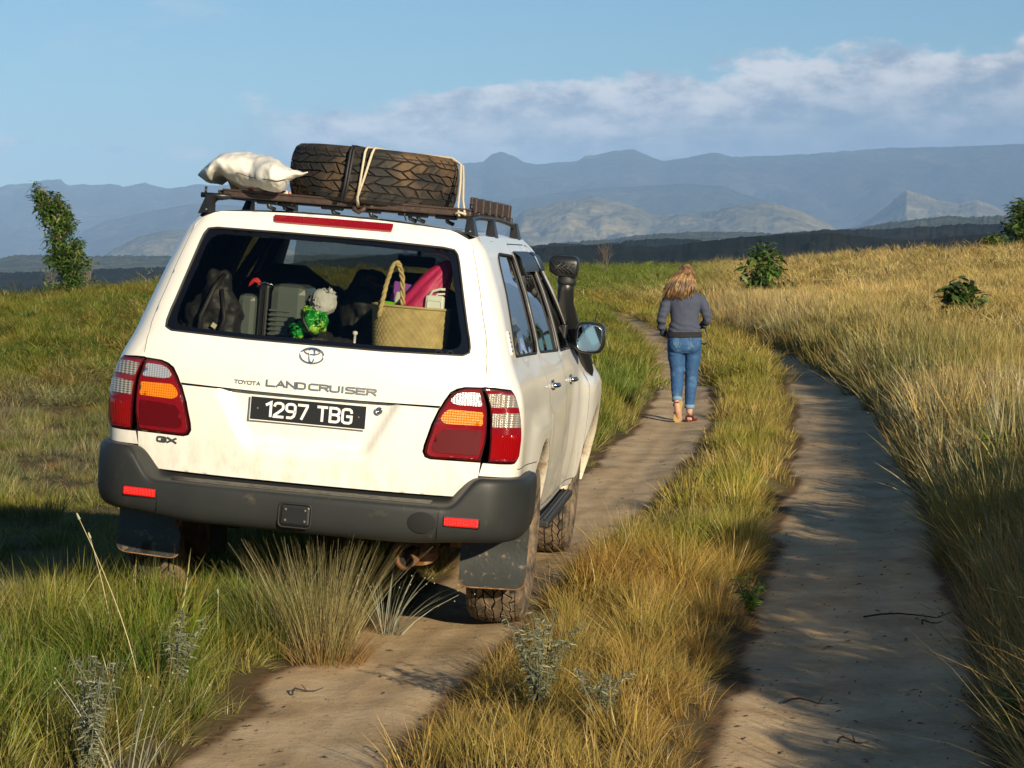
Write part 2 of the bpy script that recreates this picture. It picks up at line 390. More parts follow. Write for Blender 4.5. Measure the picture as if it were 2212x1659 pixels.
    edge = mixc(mr(nz(14, 6, .75), .42, .60), (.17, .10, .05), (.085, .058, .03))
    lane_a = at_('lane'); dist = at_('dist')
    near = mixc(mr(lane_a, .05, .5), turf, edge); near = mixc(mr(lane_a, .45, .95), near, sand)
    far = ramp(nz(.004, 8, .65), [(.35, (.018, .022, .016)), (.55, (.035, .038, .022)), (.75, (.07, .065, .035))])
    col = mixc(mr(dist, 140, 260), near, far); L.new(col, b_.inputs['Base Color'])
    bu = N.new('ShaderNodeBump'); bu.inputs['Strength'].default_value = .8; bu.inputs['Distance'].default_value = .009
    ad = N.new('ShaderNodeMath'); ad.operation = 'ADD'; L.new(nz(16, 8, .7), ad.inputs[0])
    m2 = N.new('ShaderNodeMath'); m2.operation = 'MULTIPLY'; L.new(nz(90, 3, .6), m2.inputs[0]); m2.inputs[1].default_value = .35; L.new(m2.outputs[0], ad.inputs[1])
    L.new(ad.outputs[0], bu.inputs['Height']); L.new(bu.outputs[0], b_.inputs['Normal'])
    mobj('ground', me, g, kind='structure')
build_ground()

# ------------------------------------------------------------------ far hills
def hill_mat(name, stops, scale, rough=.7, sy=1.0, fine=0):
    m = bpy.data.materials.new(name); m.use_nodes = True; nt = m.node_tree; N = nt.nodes; L = nt.links; b = N['Principled BSDF']
    b.inputs['Roughness'].default_value = 1; b.inputs['Specular IOR Level'].default_value = 0
    tc = N.new('ShaderNodeTexCoord'); n = N.new('ShaderNodeTexNoise'); n.inputs['Scale'].default_value = scale; n.inputs['Detail'].default_value = 10; n.inputs['Roughness'].default_value = rough
    L.new(tc.outputs['Object'], n.inputs[0]); r = N.new('ShaderNodeValToRGB'); L.new(n.outputs[0], r.inputs[0]); e = r.color_ramp.elements
    e[0].position, e[0].color = stops[0][0], (*stops[0][1], 1); e[1].position, e[1].color = stops[-1][0], (*stops[-1][1], 1)
    for p_, c_ in stops[1:-1]: q = e.new(p_); q.color = (*c_, 1)
    L.new(r.outputs[0], b.inputs[0])
    if fine:
        bu = N.new('ShaderNodeBump'); bu.inputs['Strength'].default_value = 1; bu.inputs['Distance'].default_value = fine
        n2 = N.new('ShaderNodeTexNoise'); n2.inputs['Scale'].default_value = scale*6; n2.inputs['Detail'].default_value = 8; L.new(tc.outputs['Object'], n2.inputs[0])
        L.new(n2.outputs[0], bu.inputs['Height']); L.new(bu.outputs[0], b.inputs['Normal'])
    return m
def hills(name, sil, D, depth, base, m, namp=.35, nscale=1.0, seed=0, wide=True, jag=0.0, nx=260, ny=34, kindname='structure', foot=1.0):
    """a range of hills: crest line given by (picture column, picture row) seen from the track, with slopes, spurs and gullies"""
    px = np.array([p[0] for p in sil], float); py = np.array([p[1] for p in sil], float)
    ext = 900 if wide else 0
    P = np.linspace(px[0]-ext, px[-1]+ext, nx); E = (555-np.interp(P, px, py))/FPX
    out = np.abs(P-np.clip(P, px[0], px[-1])); 
    az = np.arctan((P-1106)/FPX)
    V = []; rows = np.concatenate([np.linspace(0, 1, ny), np.linspace(1.1, 1.8, 6)])
    crest = H+E*D; jg = jag*D*(fbm(P*.05, P*0+seed, 4, seed)-.5+.8*(fbm(P*.4, P*0+seed, 3, seed+5)-.5))
    if not wide: tap = smooth01(np.minimum(P-P[0], P[-1]-P)/(.12*(P[-1]-P[0]))); crest = base+(crest-base)*tap; jg = jg*tap
    for t in rows:
        y = D-depth+depth*t; X = D*np.tan(az)*(y/D); Yv = np.full_like(X, y)
        u = np.minimum(t, 1); prof = smooth01(u)**foot if t <= 1 else np.full(1, 1-((t-1)/.8)**1.5)
        g = np.abs(fbm(X/(D*.03)*nscale+t*1.5, Yv/(depth*.35)*nscale, 5, seed)-.5)*2
        mid = (u*(1-u)*4)**.8 if t < 1 else 0
        h = base+(crest-base)*(prof-namp*mid*(1-g)*.6+namp*mid*.15)+jg*smooth01((t-.86)/.12)*(t <= 1)
        V.append(np.stack([X, Yv, h], -1))
    V = np.array(V); nr = len(rows); V = V.reshape(-1, 3)
    F = [(i*nx+k, i*nx+k+1, (i+1)*nx+k+1, (i+1)*nx+k) for i in range(nr-1) for k in range(nx-1)]
    return mobj(name, pymesh(name, V, F), m, kind=kindname)
def c8(l): return [((x/3.0167)/1.1573, (350+y/3.0167)/1.1573) for x, y in l]
def c7(l): return [((1280+x/1.728)/1.1573, (350+y/1.728)/1.1573) for x, y in l]
m_far = hill_mat('far_rock', [(.3, (.02, .03, .025)), (.5, (.045, .055, .04)), (.62, (.08, .08, .055)), (.74, (.24, .23, .19))], .0012, .72, fine=60)
m_gold = hill_mat('grass_slope', [(.3, (.07, .08, .05)), (.48, (.20, .18, .10)), (.62, (.32, .27, .15)), (.75, (.40, .35, .21))], .0025, .7, fine=30)
m_wood = hill_mat('woodland', [(.35, (.035, .05, .03)), (.52, (.09, .10, .06)), (.7, (.20, .18, .11))], .012, .75, fine=8)
m_dark = hill_mat('cloud_shaded_scrub', [(.35, (.008, .012, .010)), (.5, (.014, .019, .014)), (.62, (.028, .026, .018)), (.75, (.055, .042, .027))], .008, .7, fine=4)  # cloud shadow over these hills is put into the near-black base colour
hills('mountains', c8([(0, 365), (70, 340), (180, 330), (270, 330), (350, 305), (470, 300), (490, 325), (540, 345), (650, 335), (760, 345), (830, 330), (900, 340), (940, 358), (1000, 345), (1100, 325), (1180, 345), (1270, 370), (1400, 350), (1480, 340), (1600, 345)])
      + [(700, 395), (900, 365), (985, 356), (1030, 352), (1045, 350), (1060, 335), (1085, 328), (1110, 338), (1130, 350), (1160, 356), (1250, 348), (1262, 338), (1290, 336), (1325, 326), (1370, 324), (1392, 334), (1430, 350), (1500, 338), (1540, 330), (1580, 340), (1650, 338), (1740, 334), (1800, 330), (1900, 322), (2040, 318), (2212, 312)],
      19000, 7000, -60, m_far, .55, 1.2, 3, jag=.0006, nx=420, ny=44)
hills('mountain_foothills', [(0, 520), (150, 492), (240, 476), (330, 455), (430, 440), (600, 450), (900, 452), (1040, 440), (1110, 430), (1180, 420), (1250, 412), (1330, 405), (1460, 398), (1560, 402), (1620, 425), (1700, 450), (1800, 485), (1880, 520), (2000, 530)], 14500, 3500, -60, m_far, .6, 1.6, 11, wide=False, nx=330, jag=.0006)
hills('golden_hill', c7([(-150, 400), (0, 320), (100, 290), (250, 260), (350, 250), (450, 265), (550, 295), (600, 320), (700, 318), (850, 308), (960, 285), (1050, 270), (1130, 272), (1250, 310), (1350, 355), (1450, 382), (1560, 420)]), 10500, 2600, -50, m_gold, .5, 1.6, 21, wide=False, nx=360, ny=50, jag=.0006)
hills('pointed_hill', c7([(1380, 420), (1500, 365), (1600, 300), (1660, 245), (1700, 217), (1760, 235), (1850, 265), (1920, 275), (2000, 260), (2080, 285), (2160, 330), (2260, 380)]), 12500, 2600, -50, m_gold, .5, 1.6, 27, wide=False, nx=260, ny=50, jag=.0006)
hills('left_foothill', [(180, 572), (240, 540), (300, 512), (350, 499), (400, 494), (480, 500), (600, 530), (700, 560)], 9500, 2000, -50, m_gold, .7, 2.0, 33, wide=False, jag=.0006)
hills('wooded_ridge', c8([(0, 900), (150, 862), (330, 868), (600, 880), (900, 868), (1250, 872)])+[(560, 552), (900, 548), (1080, 540)]+c7([(330, 435), (450, 428), (600, 408), (720, 400), (900, 395), (1100, 402), (1300, 392), (1480, 380), (1650, 352), (1850, 332), (2110, 328), (2250, 340)]), 4200, 1400, -45, m_wood, .5, 3, 41, jag=.0012, nx=1500, ny=18)
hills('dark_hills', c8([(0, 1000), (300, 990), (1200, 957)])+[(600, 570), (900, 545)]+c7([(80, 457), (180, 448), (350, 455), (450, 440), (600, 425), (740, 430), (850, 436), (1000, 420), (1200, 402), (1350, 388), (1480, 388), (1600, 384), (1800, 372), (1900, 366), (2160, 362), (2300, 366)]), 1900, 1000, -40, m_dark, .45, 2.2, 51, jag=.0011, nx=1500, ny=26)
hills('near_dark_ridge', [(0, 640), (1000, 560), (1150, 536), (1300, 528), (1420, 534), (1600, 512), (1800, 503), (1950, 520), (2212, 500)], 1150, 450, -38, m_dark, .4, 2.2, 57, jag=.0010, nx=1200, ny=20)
def add_haze():
    m = bpy.data.materials.new('haze'); m.use_nodes = True; nt = m.node_tree; N = nt.nodes; N.remove(N['Principled BSDF'])
    v = N.new('ShaderNodeVolumePrincipled'); v.inputs['Color'].default_value = (*HAZE_COL, 1); v.inputs['Density'].default_value = HAZE_D
    v.inputs['Anisotropy'].default_value = -.3
    nt.links.new(v.outputs[0], N['Material Output'].inputs['Volume'])
    b = MB().box(-16000, 16000, -400, 27500, -120, 1180)
    mobj('haze', pymesh('haze', b.V, b.F, False), m, kind='stuff')
HAZE_COL = (.31, .52, .90); HAZE_D = 5.5e-5
add_haze()
# ------------------------------------------------------------------ car frame (needed to keep grass out of the wheels)
CARM = Matrix(((.991526012, .0992994457, .083760297, -.9946), (-.0990001173, .995057398, -.00772987452, 10.57071223),
               (-.0841138756, -.000627907580, .996455951, -1.70481318+H), (0, 0, 0, 1)))
CARI = np.array(CARM.inverted())
# ------------------------------------------------------------------ grass
def grass_mat(name='grass_blades'):
    m = bpy.data.materials.new(name); m.use_nodes = True; nt = m.node_tree; N = nt.nodes; L = nt.links; N.remove(N['Principled BSDF'])
    a = N.new('ShaderNodeAttribute'); a.attribute_type = 'INSTANCER'; a.attribute_name = 'tint'
    h = N.new('ShaderNodeAttribute'); h.attribute_name = 'hgt'
    v = N.new('ShaderNodeAttribute'); v.attribute_name = 'vary'
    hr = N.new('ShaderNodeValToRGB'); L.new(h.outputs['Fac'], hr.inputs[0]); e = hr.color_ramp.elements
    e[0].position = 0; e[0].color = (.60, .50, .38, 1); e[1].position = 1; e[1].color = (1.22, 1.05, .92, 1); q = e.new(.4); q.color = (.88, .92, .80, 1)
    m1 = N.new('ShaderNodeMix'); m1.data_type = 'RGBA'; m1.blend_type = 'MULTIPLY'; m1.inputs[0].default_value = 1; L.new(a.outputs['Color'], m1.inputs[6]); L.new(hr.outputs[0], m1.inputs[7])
    vr = N.new('ShaderNodeMapRange'); L.new(v.outputs['Fac'], vr.inputs[0]); vr.inputs[3].default_value = .7; vr.inputs[4].default_value = 1.35
    m2 = N.new('ShaderNodeMix'); m2.data_type = 'RGBA'; m2.blend_type = 'MULTIPLY'; m2.inputs[0].default_value = 1; L.new(m1.outputs[2], m2.inputs[6]); L.new(vr.outputs[0], m2.inputs[7])
    dry = N.new('ShaderNodeMix'); dry.data_type = 'RGBA'; g = N.new('ShaderNodeMath'); g.operation = 'GREATER_THAN'; L.new(v.outputs['Fac'], g.inputs[0]); g.inputs[1].default_value = .8
    g2 = N.new('ShaderNodeMath'); g2.operation = 'MULTIPLY'; L.new(g.outputs[0], g2.inputs[0]); g2.inputs[1].default_value = .5
    L.new(g2.outputs[0], dry.inputs[0]); L.new(m2.outputs[2], dry.inputs[6]); dry.inputs[7].default_value = (.40, .29, .11, 1)
    d = N.new('ShaderNodeBsdfDiffuse'); t = N.new('ShaderNodeBsdfTranslucent'); gl = N.new('ShaderNodeBsdfGlossy'); gl.inputs['Roughness'].default_value = .45
    L.new(dry.outputs[2], d.inputs[0]); L.new(dry.outputs[2], t.inputs[0]); gl.inputs[0].default_value = (.9, .85, .7, 1)
    s1 = N.new('ShaderNodeMixShader'); s1.inputs[0].default_value = .32; L.new(d.outputs[0], s1.inputs[1]); L.new(t.outputs[0], s1.inputs[2])
    s2 = N.new('ShaderNodeMixShader'); s2.inputs[0].default_value = .035; L.new(s1.outputs[0], s2.inputs[1]); L.new(gl.outputs[0], s2.inputs[2])
    L.new(s2.outputs[0], N['Material Output'].inputs[0]); return m
GRASS = grass_mat()
def tuft_mesh(name, seed, n, rad, lean, w, segs=3, h0=.55, h1=1.0, curl=.35, heads=0):
    rg = random.Random(seed); V = []; F = []; Hh = []; Vv = []; HR = .30
    for i in range(n):
        a = rg.uniform(0, 2*pi); rr = rad*sqrt(rg.random()); bx, by = rr*cos(a), rr*sin(a)
        da = a+rg.gauss(0, .7); ln = rg.uniform(h0, h1); le = lean*(.25+rr/max(rad, 1e-6)*.9)*rg.uniform(.3, 1.3)
        dx, dy = cos(da), sin(da); px_, py_ = -dy, dx; o = len(V); vv = rg.random()
        fa = rg.uniform(0, pi); wx, wy = cos(fa)*w, sin(fa)*w
        for k in range(segs+1):
            t = k/segs; s = le*(t*.7+curl*t*t); z = ln*t*sqrt(max(.1, 1-min(.85, (le*.7)**2)*t)); ww = (1-t*.9)*(1 if t > 0 else .7)*rg.uniform(.8, 1.2)
            cx_, cy_ = bx+dx*s*ln*HR, by+dy*s*ln*HR
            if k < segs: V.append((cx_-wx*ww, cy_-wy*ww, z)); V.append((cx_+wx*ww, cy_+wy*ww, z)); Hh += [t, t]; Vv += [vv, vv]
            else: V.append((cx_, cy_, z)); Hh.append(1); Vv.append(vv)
        for k in range(segs-1): F.append((o+2*k, o+2*k+1, o+2*k+3, o+2*k+2))
        F.append((o+2*segs-2, o+2*segs-1, o+2*segs))
    me = pymesh(name, V, F, True)
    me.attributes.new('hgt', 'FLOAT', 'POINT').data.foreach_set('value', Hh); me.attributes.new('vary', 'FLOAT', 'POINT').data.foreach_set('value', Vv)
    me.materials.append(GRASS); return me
PROTO = bpy.data.collections.new('grass_tufts')
def proto(me):
    o = bpy.data.objects.new(me.name, me); PROTO.objects.link(o); return o
# index ranges by kind; objects in a collection are picked in name order
KIND = {}
def mk(kind, cnt, **k):
    KIND[kind] = (len(PROTO.objects), cnt)
    for i in range(cnt): proto(tuft_mesh('t%03d' % len(PROTO.objects), 100+len(PROTO.objects), **k))
mk('fine', 6, n=34, rad=.055, lean=.45, w=.0022, segs=3)
mk('fountain', 4, n=60, rad=.05, lean=.95, w=.0021, segs=4, curl=.5)
mk('lush', 5, n=38, rad=.07, lean=.5, w=.003, segs=4, curl=.5)
mk('mid', 6, n=44, rad=.12, lean=.55, w=.0042, segs=3)
mk('far', 6, n=110, rad=.30, lean=.7, w=.0065, segs=2)
mk('farther', 6, n=120, rad=.55, lean=.8, w=.011, segs=2)
mk('thatch', 4, n=60, rad=.10, lean=1.6, w=.0022, segs=3, h0=.2, h1=.7, curl=.2)
def scatter_tree():
    g = bpy.data.node_groups.new('scatter', 'GeometryNodeTree')
    g.interface.new_socket('Geometry', in_out='INPUT', socket_type='NodeSocketGeometry'); g.interface.new_socket('Geometry', in_out='OUTPUT', socket_type='NodeSocketGeometry')
    N = g.nodes; L = g.links; i = N.new('NodeGroupInput'); o = N.new('NodeGroupOutput')
    ci = N.new('GeometryNodeCollectionInfo'); ci.inputs['Collection'].default_value = PROTO; ci.inputs['Separate Children'].default_value = True; ci.inputs['Reset Children'].default_value = True
    ip = N.new('GeometryNodeInstanceOnPoints'); ip.inputs['Pick Instance'].default_value = True
    def na(n, t):
        a = N.new('GeometryNodeInputNamedAttribute'); a.data_type = t; a.inputs['Name'].default_value = n; return a.outputs['Attribute']
    L.new(i.outputs[0], ip.inputs['Points']); L.new(ci.outputs[0], ip.inputs['Instance']); L.new(na('idx', 'INT'), ip.inputs['Instance Index'])
    er = N.new('FunctionNodeEulerToRotation'); L.new(na('rot', 'FLOAT_VECTOR'), er.inputs[0]); L.new(er.outputs[0], ip.inputs['Rotation'])
    L.new(na('scl', 'FLOAT_VECTOR'), ip.inputs['Scale']); L.new(ip.outputs[0], o.inputs[0]); return g
SCAT = scatter_tree()
def scatter(name, P, idx, rot, scl, tint, **k):
    me = bpy.data.meshes.new(name); n = len(P); me.vertices.add(n); me.vertices.foreach_set('co', P.astype(np.float32).ravel())
    me.attributes.new('idx', 'INT', 'POINT').data.foreach_set('value', idx.astype(np.int32))
    me.attributes.new('rot', 'FLOAT_VECTOR', 'POINT').data.foreach_set('vector', rot.astype(np.float32).ravel())
    me.attributes.new('scl', 'FLOAT_VECTOR', 'POINT').data.foreach_set('vector', scl.astype(np.float32).ravel())
    me.attributes.new('tint', 'FLOAT_VECTOR', 'POINT').data.foreach_set('vector', tint.astype(np.float32).ravel())
    o = mobj(name, me, GRASS, kind='stuff', **k); md = o.modifiers.new('scatter', 'NODES'); md.node_group = SCAT; return o
C_ = lambda *a: np.array(a)
GREEN = C_(.082, .135, .014); LUSH = C_(.078, .155, .014); YG = C_(.215, .215, .026); STRAW = C_(.45, .365, .165); GOLD = C_(.46, .355, .135); RED = C_(.30, .155, .04); GREY = C_(.26, .26, .17); BROWN = C_(.13, .085, .04)
def mixv(a, b, t): t = np.clip(t, 0, 1)[:, None]; return a*(1-t)+b*t
def grow():
    rs = np.random.RandomState(7)
    out = {k: [] for k in ('left', 'mid', 'right')}
    for (r0, r1, dens, size) in ((6.3, 15, 120, 0), (15, 30, 66, 1), (30, 58, 26, 2), (58, 150, 9, 3)):
        w = r1*.235+1.9; n = int(2*w*(r1-r0)*dens*1.0); x = rs.uniform(-w, w, n); y = rs.uniform(r0, r1, n)
        ok = np.abs(x) < y*.225+1.7; r = np.hypot(x, y); th = np.arctan2(x, y); dr = np.interp(th, TH, DR); ok &= (r < dr*1.06)
        x, y = x[ok], y[ok]; m, a, b, c, d = lane_mask(x, y)
        near = y < 30
        fr_ = 1-smooth01((y-78)/25)
        keep = (m < -.075+(rs.rand(len(x))-.6)*.12) | (rs.rand(len(x)) > fr_)
        # stray thatch just inside the lane edge
        # car: nothing in the wheels, thin low growth under the floor
        q = CARI[:3, :3] @ np.stack([x, y, height(x, y)])+CARI[:3, 3:4]
        under = (np.abs(q[0]) < .98) & (q[1] > .12) & (q[1] < 4.8)
        wheel = (np.abs(np.abs(q[0])-.80) < .20) & ((np.abs(q[1]-1.05) < .36) | (np.abs(q[1]-3.9) < .36))
        pers = (np.abs(x-1.9) < .35) & (np.abs(y-26.6) < .5)
        keep &= ~wheel & ~pers
        x, y, m, a, b, c, d, under = [v[keep] for v in (x, y, m, a, b, c, d, under)]
        n = len(x); z = height(x, y); r = np.hypot(x, y)
        reg = np.where(x < .5*(a+b), 0, np.where(x < .5*(c+d), 1, 2))
        past = y > 76
        reg = np.where(past & (x > 2), 2, reg)
        e = -m
        n1 = fbm(x*.9, y*.9, 4, 21); n2 = fbm(x*2.6, y*2.6, 3, 31); n3 = fbm(x*.22, y*.22, 3, 41); n4 = rs.rand(n); n5 = fbm(x*5, y*5, 2, 77)
        edge = np.exp(-(e/.16)**2)
        h = np.zeros(n); tint = np.zeros((n, 3)); kind = np.zeros(n, int)
        g_ = {0: .27, 1: .32, 2: .5, 3: .9}[size]; bestd = np.full(n, 9.); vx = np.zeros(n); vy = np.zeros(n); tid = np.zeros(n)
        ci = np.floor(x/g_).astype(np.int64); cj = np.floor(y/g_).astype(np.int64)
        for di in (-1, 0, 1):
            for dj in (-1, 0, 1):
                ux = (ci+di+hash2(ci+di, cj+dj, 61))*g_; uy = (cj+dj+hash2(ci+di, cj+dj, 67))*g_; dd = np.hypot(x-ux, y-uy); bt = dd < bestd
                bestd = np.where(bt, dd, bestd); vx = np.where(bt, x-ux, vx); vy = np.where(bt, y-uy, vy); tid = np.where(bt, hash2(ci+di, cj+dj, 71), tid)
        core = np.exp(-(bestd/(g_*.46))**2); tus = .40+.92*core*(.65+.7*tid)
        # --- left: lush by the verge, clumpy olive hillside further off
        L_ = reg == 0; verge = smooth01(1-(a-x-.2)/2.6)*(y < 40)
        hillclump = smooth01((n2-.34)/.3)
        hl = (.045+.125*hillclump)*(1-verge)+(.15+.19*n1)*verge
        hl = hl*(1-.45*edge); hl = np.where(y < 12.5, hl*.98, hl)
        tl = mixv(mixv(GREEN[None]*.98, YG[None], (n1-.35)*2.4), BROWN[None], (.40-n2)*4*(1-verge)); tl = mixv(tl, GREY[None]*.75, (n3-.55)*4*(1-verge))
        tl = mixv(tl, mixv(LUSH[None]+tl*0, YG[None], (n1-.42)*3), verge*.8); tl = mixv(tl, STRAW[None]*.8, edge*.7); tl = mixv(tl, RED[None], (n4 > .93)*.6)
        far_l = L_ & (y > 45) & (x > 0)
        # --- middle strip
        M_ = reg == 1
        hm = (.11+.15*n1)*(1-.38*edge)*(1+.15*(y < 13))
        tm = mixv(mixv(YG[None]*1.02+tl*0, GREEN[None]*1.35, (n1-.56)*3.4), C_(.42, .31, .09)[None], (n2-.42)*2.6); tm = mixv(tm, STRAW[None]*.95, edge*.6); nearm = smooth01((15-y)/3.5)
        tm = mixv(tm, mixv(C_(.40, .29, .085)[None]*.9+tl*0, RED[None], (n1-.42)*4), nearm*.75); tm = mixv(tm, RED[None], edge*.35)
        # --- right: straw field with a ragged bank
        R_ = reg == 2; bank = np.exp(-((x-d-.3)/.9)**2)*(y < 60)
        hr_ = (.13+.12*n1+.24*bank)*(1-.35*edge)
        tr = mixv(GOLD[None]*1.05+tl*0, STRAW[None]*1.02, (n1-.30)*2.2); tr = mixv(tr, BROWN[None]*1.7, (.36-n2)*4); tr = mixv(tr, mixv(GREY[None]+tl*0, GREEN[None], (n5-.62)*5), np.clip(bank*1.3, 0, 1)*smooth01((n2-.34)/.25)*np.where((y > 12) & (y < 30), 1.0, .6))
        tr = mixv(tr, YG[None]*.8, (n3-.55)*3); tr = mixv(tr, RED[None]*1.1, edge*.35)
        farg = smooth01((r-62)/20)*smooth01((6.0-np.degrees(np.arctan2(x, y)))/2.5)
        tr = mixv(tr, GREEN[None]*1.35, farg*.95); hr_ = hr_*(1-.45*farg)
        tl = mixv(tl, mixv(GREEN[None]*1.5+tl*0, YG[None], (n1-.4)*2), smooth01((r-45)/15)*(x > -2)*.8)
        for mask, hh, tt in ((L_, hl, tl), (M_, hm, tm), (R_, hr_, tr)): h = np.where(mask, hh, h); tint = np.where(mask[:, None], tt, tint)
        h = h*rs.uniform(.72, 1.25, n)*tus; tint = tint*(.80+.38*tid)[:, None]*np.stack([.92+.16*hash2((tid*9999).astype(np.int64), 0*ci, 5), np.ones(n), np.ones(n)], -1); h = np.where(under, np.minimum(h, .20), h)
        tint = tint*rs.uniform(.78, 1.24, (n, 1))*rs.uniform(.93, 1.07, (n, 3))
        kn = {0: ('fine', 'fountain', 'lush', 'thatch'), 1: ('mid', 'fine', 'mid', 'thatch'), 2: ('far', 'mid', 'far', 'far'), 3: ('farther', 'far', 'farther', 'farther')}[size]
        pick = rs.rand(n); sel = np.where(pick < .55, 0, np.where(pick < .8, 1, 2)); sel = np.where(edge*rs.rand(n) > .45, 3, sel)
        if size == 0: sel = np.where(L_ & (pick < .5), 2, sel); sel = np.where((M_ | R_) & (pick < .30), 1, sel)
        idx = np.zeros(n, int)
        for s_i, kk in enumerate(kn):
            st, ct = KIND[kk]; idx = np.where(sel == s_i, st+rs.randint(0, ct, n), idx)
        spin = rs.uniform(0, 2*pi, n); lean = np.where(edge > .2, .20, .05)
        dirx = np.where(L_, 1.0, np.where(R_, -1.0, np.where(x-b < c-x, -1.0, 1.0)))
        tx = dirx*lean*edge+rs.normal(0, .12, n)+.03+vx/g_*1.05; ty = rs.normal(0, .12, n)+vy/g_*1.05
        lx = tx*np.cos(spin)+ty*np.sin(spin); ly = -tx*np.sin(spin)+ty*np.cos(spin)
        rot = np.stack([-ly, lx, spin], -1)
        sxy = {0: 1.0, 1: 1.0, 2: 1.0, 3: 1.0}[size]*rs.uniform(.75, 1.3, n)*np.where(size < 2, np.clip(h/.28, .6, 1.8), 1)
        hz = h*{0: 1.05, 1: 1.05, 2: 1.0, 3: .95}[size]
        scl = np.stack([sxy, sxy, hz], -1)
        # prototypes are 1 m tall with horizontal lean in the same unit: keep lean in proportion
        scl[:, 0] = np.where(np.isin(sel, (0, 1, 2, 3)), scl[:, 0], scl[:, 0])
        P = np.stack([x, y, z-.015], -1)
        for nm, mask in (('left', L_), ('mid', M_), ('right', R_)): out[nm].append((P[mask], idx[mask], rot[mask], scl[mask], tint[mask]))
    lab = {'left': ('hillside_grass', 'green and olive tufted grass covering the slope left of the dirt track', 'grass'),
           'mid': ('strip_grass', 'yellow green grass strip growing between the two wheel lanes', 'grass'),
           'right': ('field_grass', 'tall golden dry grass on the bank and field right of the track', 'grass')}
    for nm, l in out.items():
        A = [np.concatenate([q[i] for q in l]) for i in range(5)]
        scatter(lab[nm][0], *A, label=lab[nm][1], cat=lab[nm][2]); print(nm, len(A[0]))
grow()
# ------------------------------------------------------------------ materials of the car
M_WHITE = mat('white_paint', (.80, .78, .71), .34, coat=.6, var=.03, vs=3, bump=.02, bs=3)
def add_dust(m):
    nt = m.node_tree; N = nt.nodes; L = nt.links; b = N['Principled BSDF']; src = b.inputs['Base Color'].links[0].from_socket
    tc = N.new('ShaderNodeTexCoord'); sp = N.new('ShaderNodeSeparateXYZ'); L.new(tc.outputs['Object'], sp.inputs[0])
    z = N.new('ShaderNodeMapRange'); L.new(sp.outputs[2], z.inputs[0]); z.inputs[1].default_value = 1.0; z.inputs[2].default_value = .62; z.inputs[3].default_value = .05; z.inputs[4].default_value = .75
    mp = N.new('ShaderNodeMapping'); mp.inputs['Scale'].default_value = (1.6, 1.6, .7); L.new(tc.outputs['Object'], mp.inputs[0])
    n = N.new('ShaderNodeTexNoise'); n.inputs['Scale'].default_value = 9; n.inputs['Detail'].default_value = 9; n.inputs['Roughness'].default_value = .72; L.new(mp.outputs[0], n.inputs[0])
    r = N.new('ShaderNodeMapRange'); L.new(n.outputs[0], r.inputs[0]); r.inputs[1].default_value = .42; r.inputs[2].default_value = .74
    q = N.new('ShaderNodeMath'); q.operation = 'MULTIPLY'; L.new(z.outputs[0], q.inputs[0]); L.new(r.outputs[0], q.inputs[1])
    x = N.new('ShaderNodeMix'); x.data_type = 'RGBA'; L.new(q.outputs[0], x.inputs[0]); L.new(src, x.inputs[6]); x.inputs[7].default_value = (.40, .31, .20, 1); L.new(x.outputs[2], b.inputs['Base Color'])
    rr = N.new('ShaderNodeMapRange'); L.new(q.outputs[0], rr.inputs[0]); rr.inputs[3].default_value = .30; rr.inputs[4].default_value = .75; L.new(rr.outputs[0], b.inputs['Roughness'])
add_dust(M_WHITE)
M_TRIM = mat('dark_lining', (.012, .013, .015), .8)
M_SEAT = mat('seat_cloth', (.014, .015, .018), .9)
M_BUMP = mat('grey_plastic', (.022, .024, .024), .5, spec=.3, var=.18, vs=5, bump=.06, bs=220, col2=(.10, .085, .06), c2s=9, c2t=(.60, .85))
M_BLK = mat('black_plastic', (.012, .013, .014), .38, bump=.05, bs=150)
M_RUB = mat('rubber', (.015, .015, .016), .6, bump=.1, bs=80)
M_FLAP = mat('mud_flap', (.028, .031, .030), .45, var=.2, vs=10, col2=(.17, .13, .09), c2s=22, c2t=(.57, .66), bump=.1, bs=60)
M_RUST = mat('rust', (.20, .085, .03), .85, var=.35, vs=18, col2=(.34, .22, .12), c2s=14, c2t=(.5, .62), bump=.3, bs=50)
M_RUSTW = mat('rusty_white', (.62, .56, .44), .6, var=.1, vs=20, col2=(.28, .12, .04), c2s=9, c2t=(.52, .66), bump=.3, bs=60)
M_BROWN = mat('rack_paint', (.040, .022, .016), .5, var=.3, vs=14, bump=.25, bs=50, col2=(.12, .06, .03), c2s=16, c2t=(.58, .7))
M_CHROME = mat('chrome', (.75, .76, .78), .12, metal=1)
M_BADGE = mat('badge_metal', (.58, .59, .60), .34, metal=1)
M_TYRE = mat('tyre_mud', (.030, .027, .023), .85, var=.3, vs=12, col2=(.23, .165, .10), c2s=9, c2t=(.38, .60), bump=.25, bs=60)
M_TYRES = mat('tyre_spare', (.016, .015, .014), .8, var=.3, vs=10, col2=(.12, .072, .033), c2s=2.4, c2t=(.47, .62), bump=.2, bs=60)
M_GROOVE = mat('tyre_groove', (.008, .007, .006), .95)
M_STEEL = mat('steel_dust', (.16, .13, .10), .7, metal=.2, var=.3, vs=20)
M_UNDER = mat('underbody', (.012, .010, .008), .9)
M_GLASS = glass_mat('rear_glass', (.84, .84, .80), .4)
M_GLASSD = glass_mat('tinted_glass', (.20, .23, .22), 1.6)
M_BAND = mat('black_frit', (.004, .004, .005), .12, coat=.5)
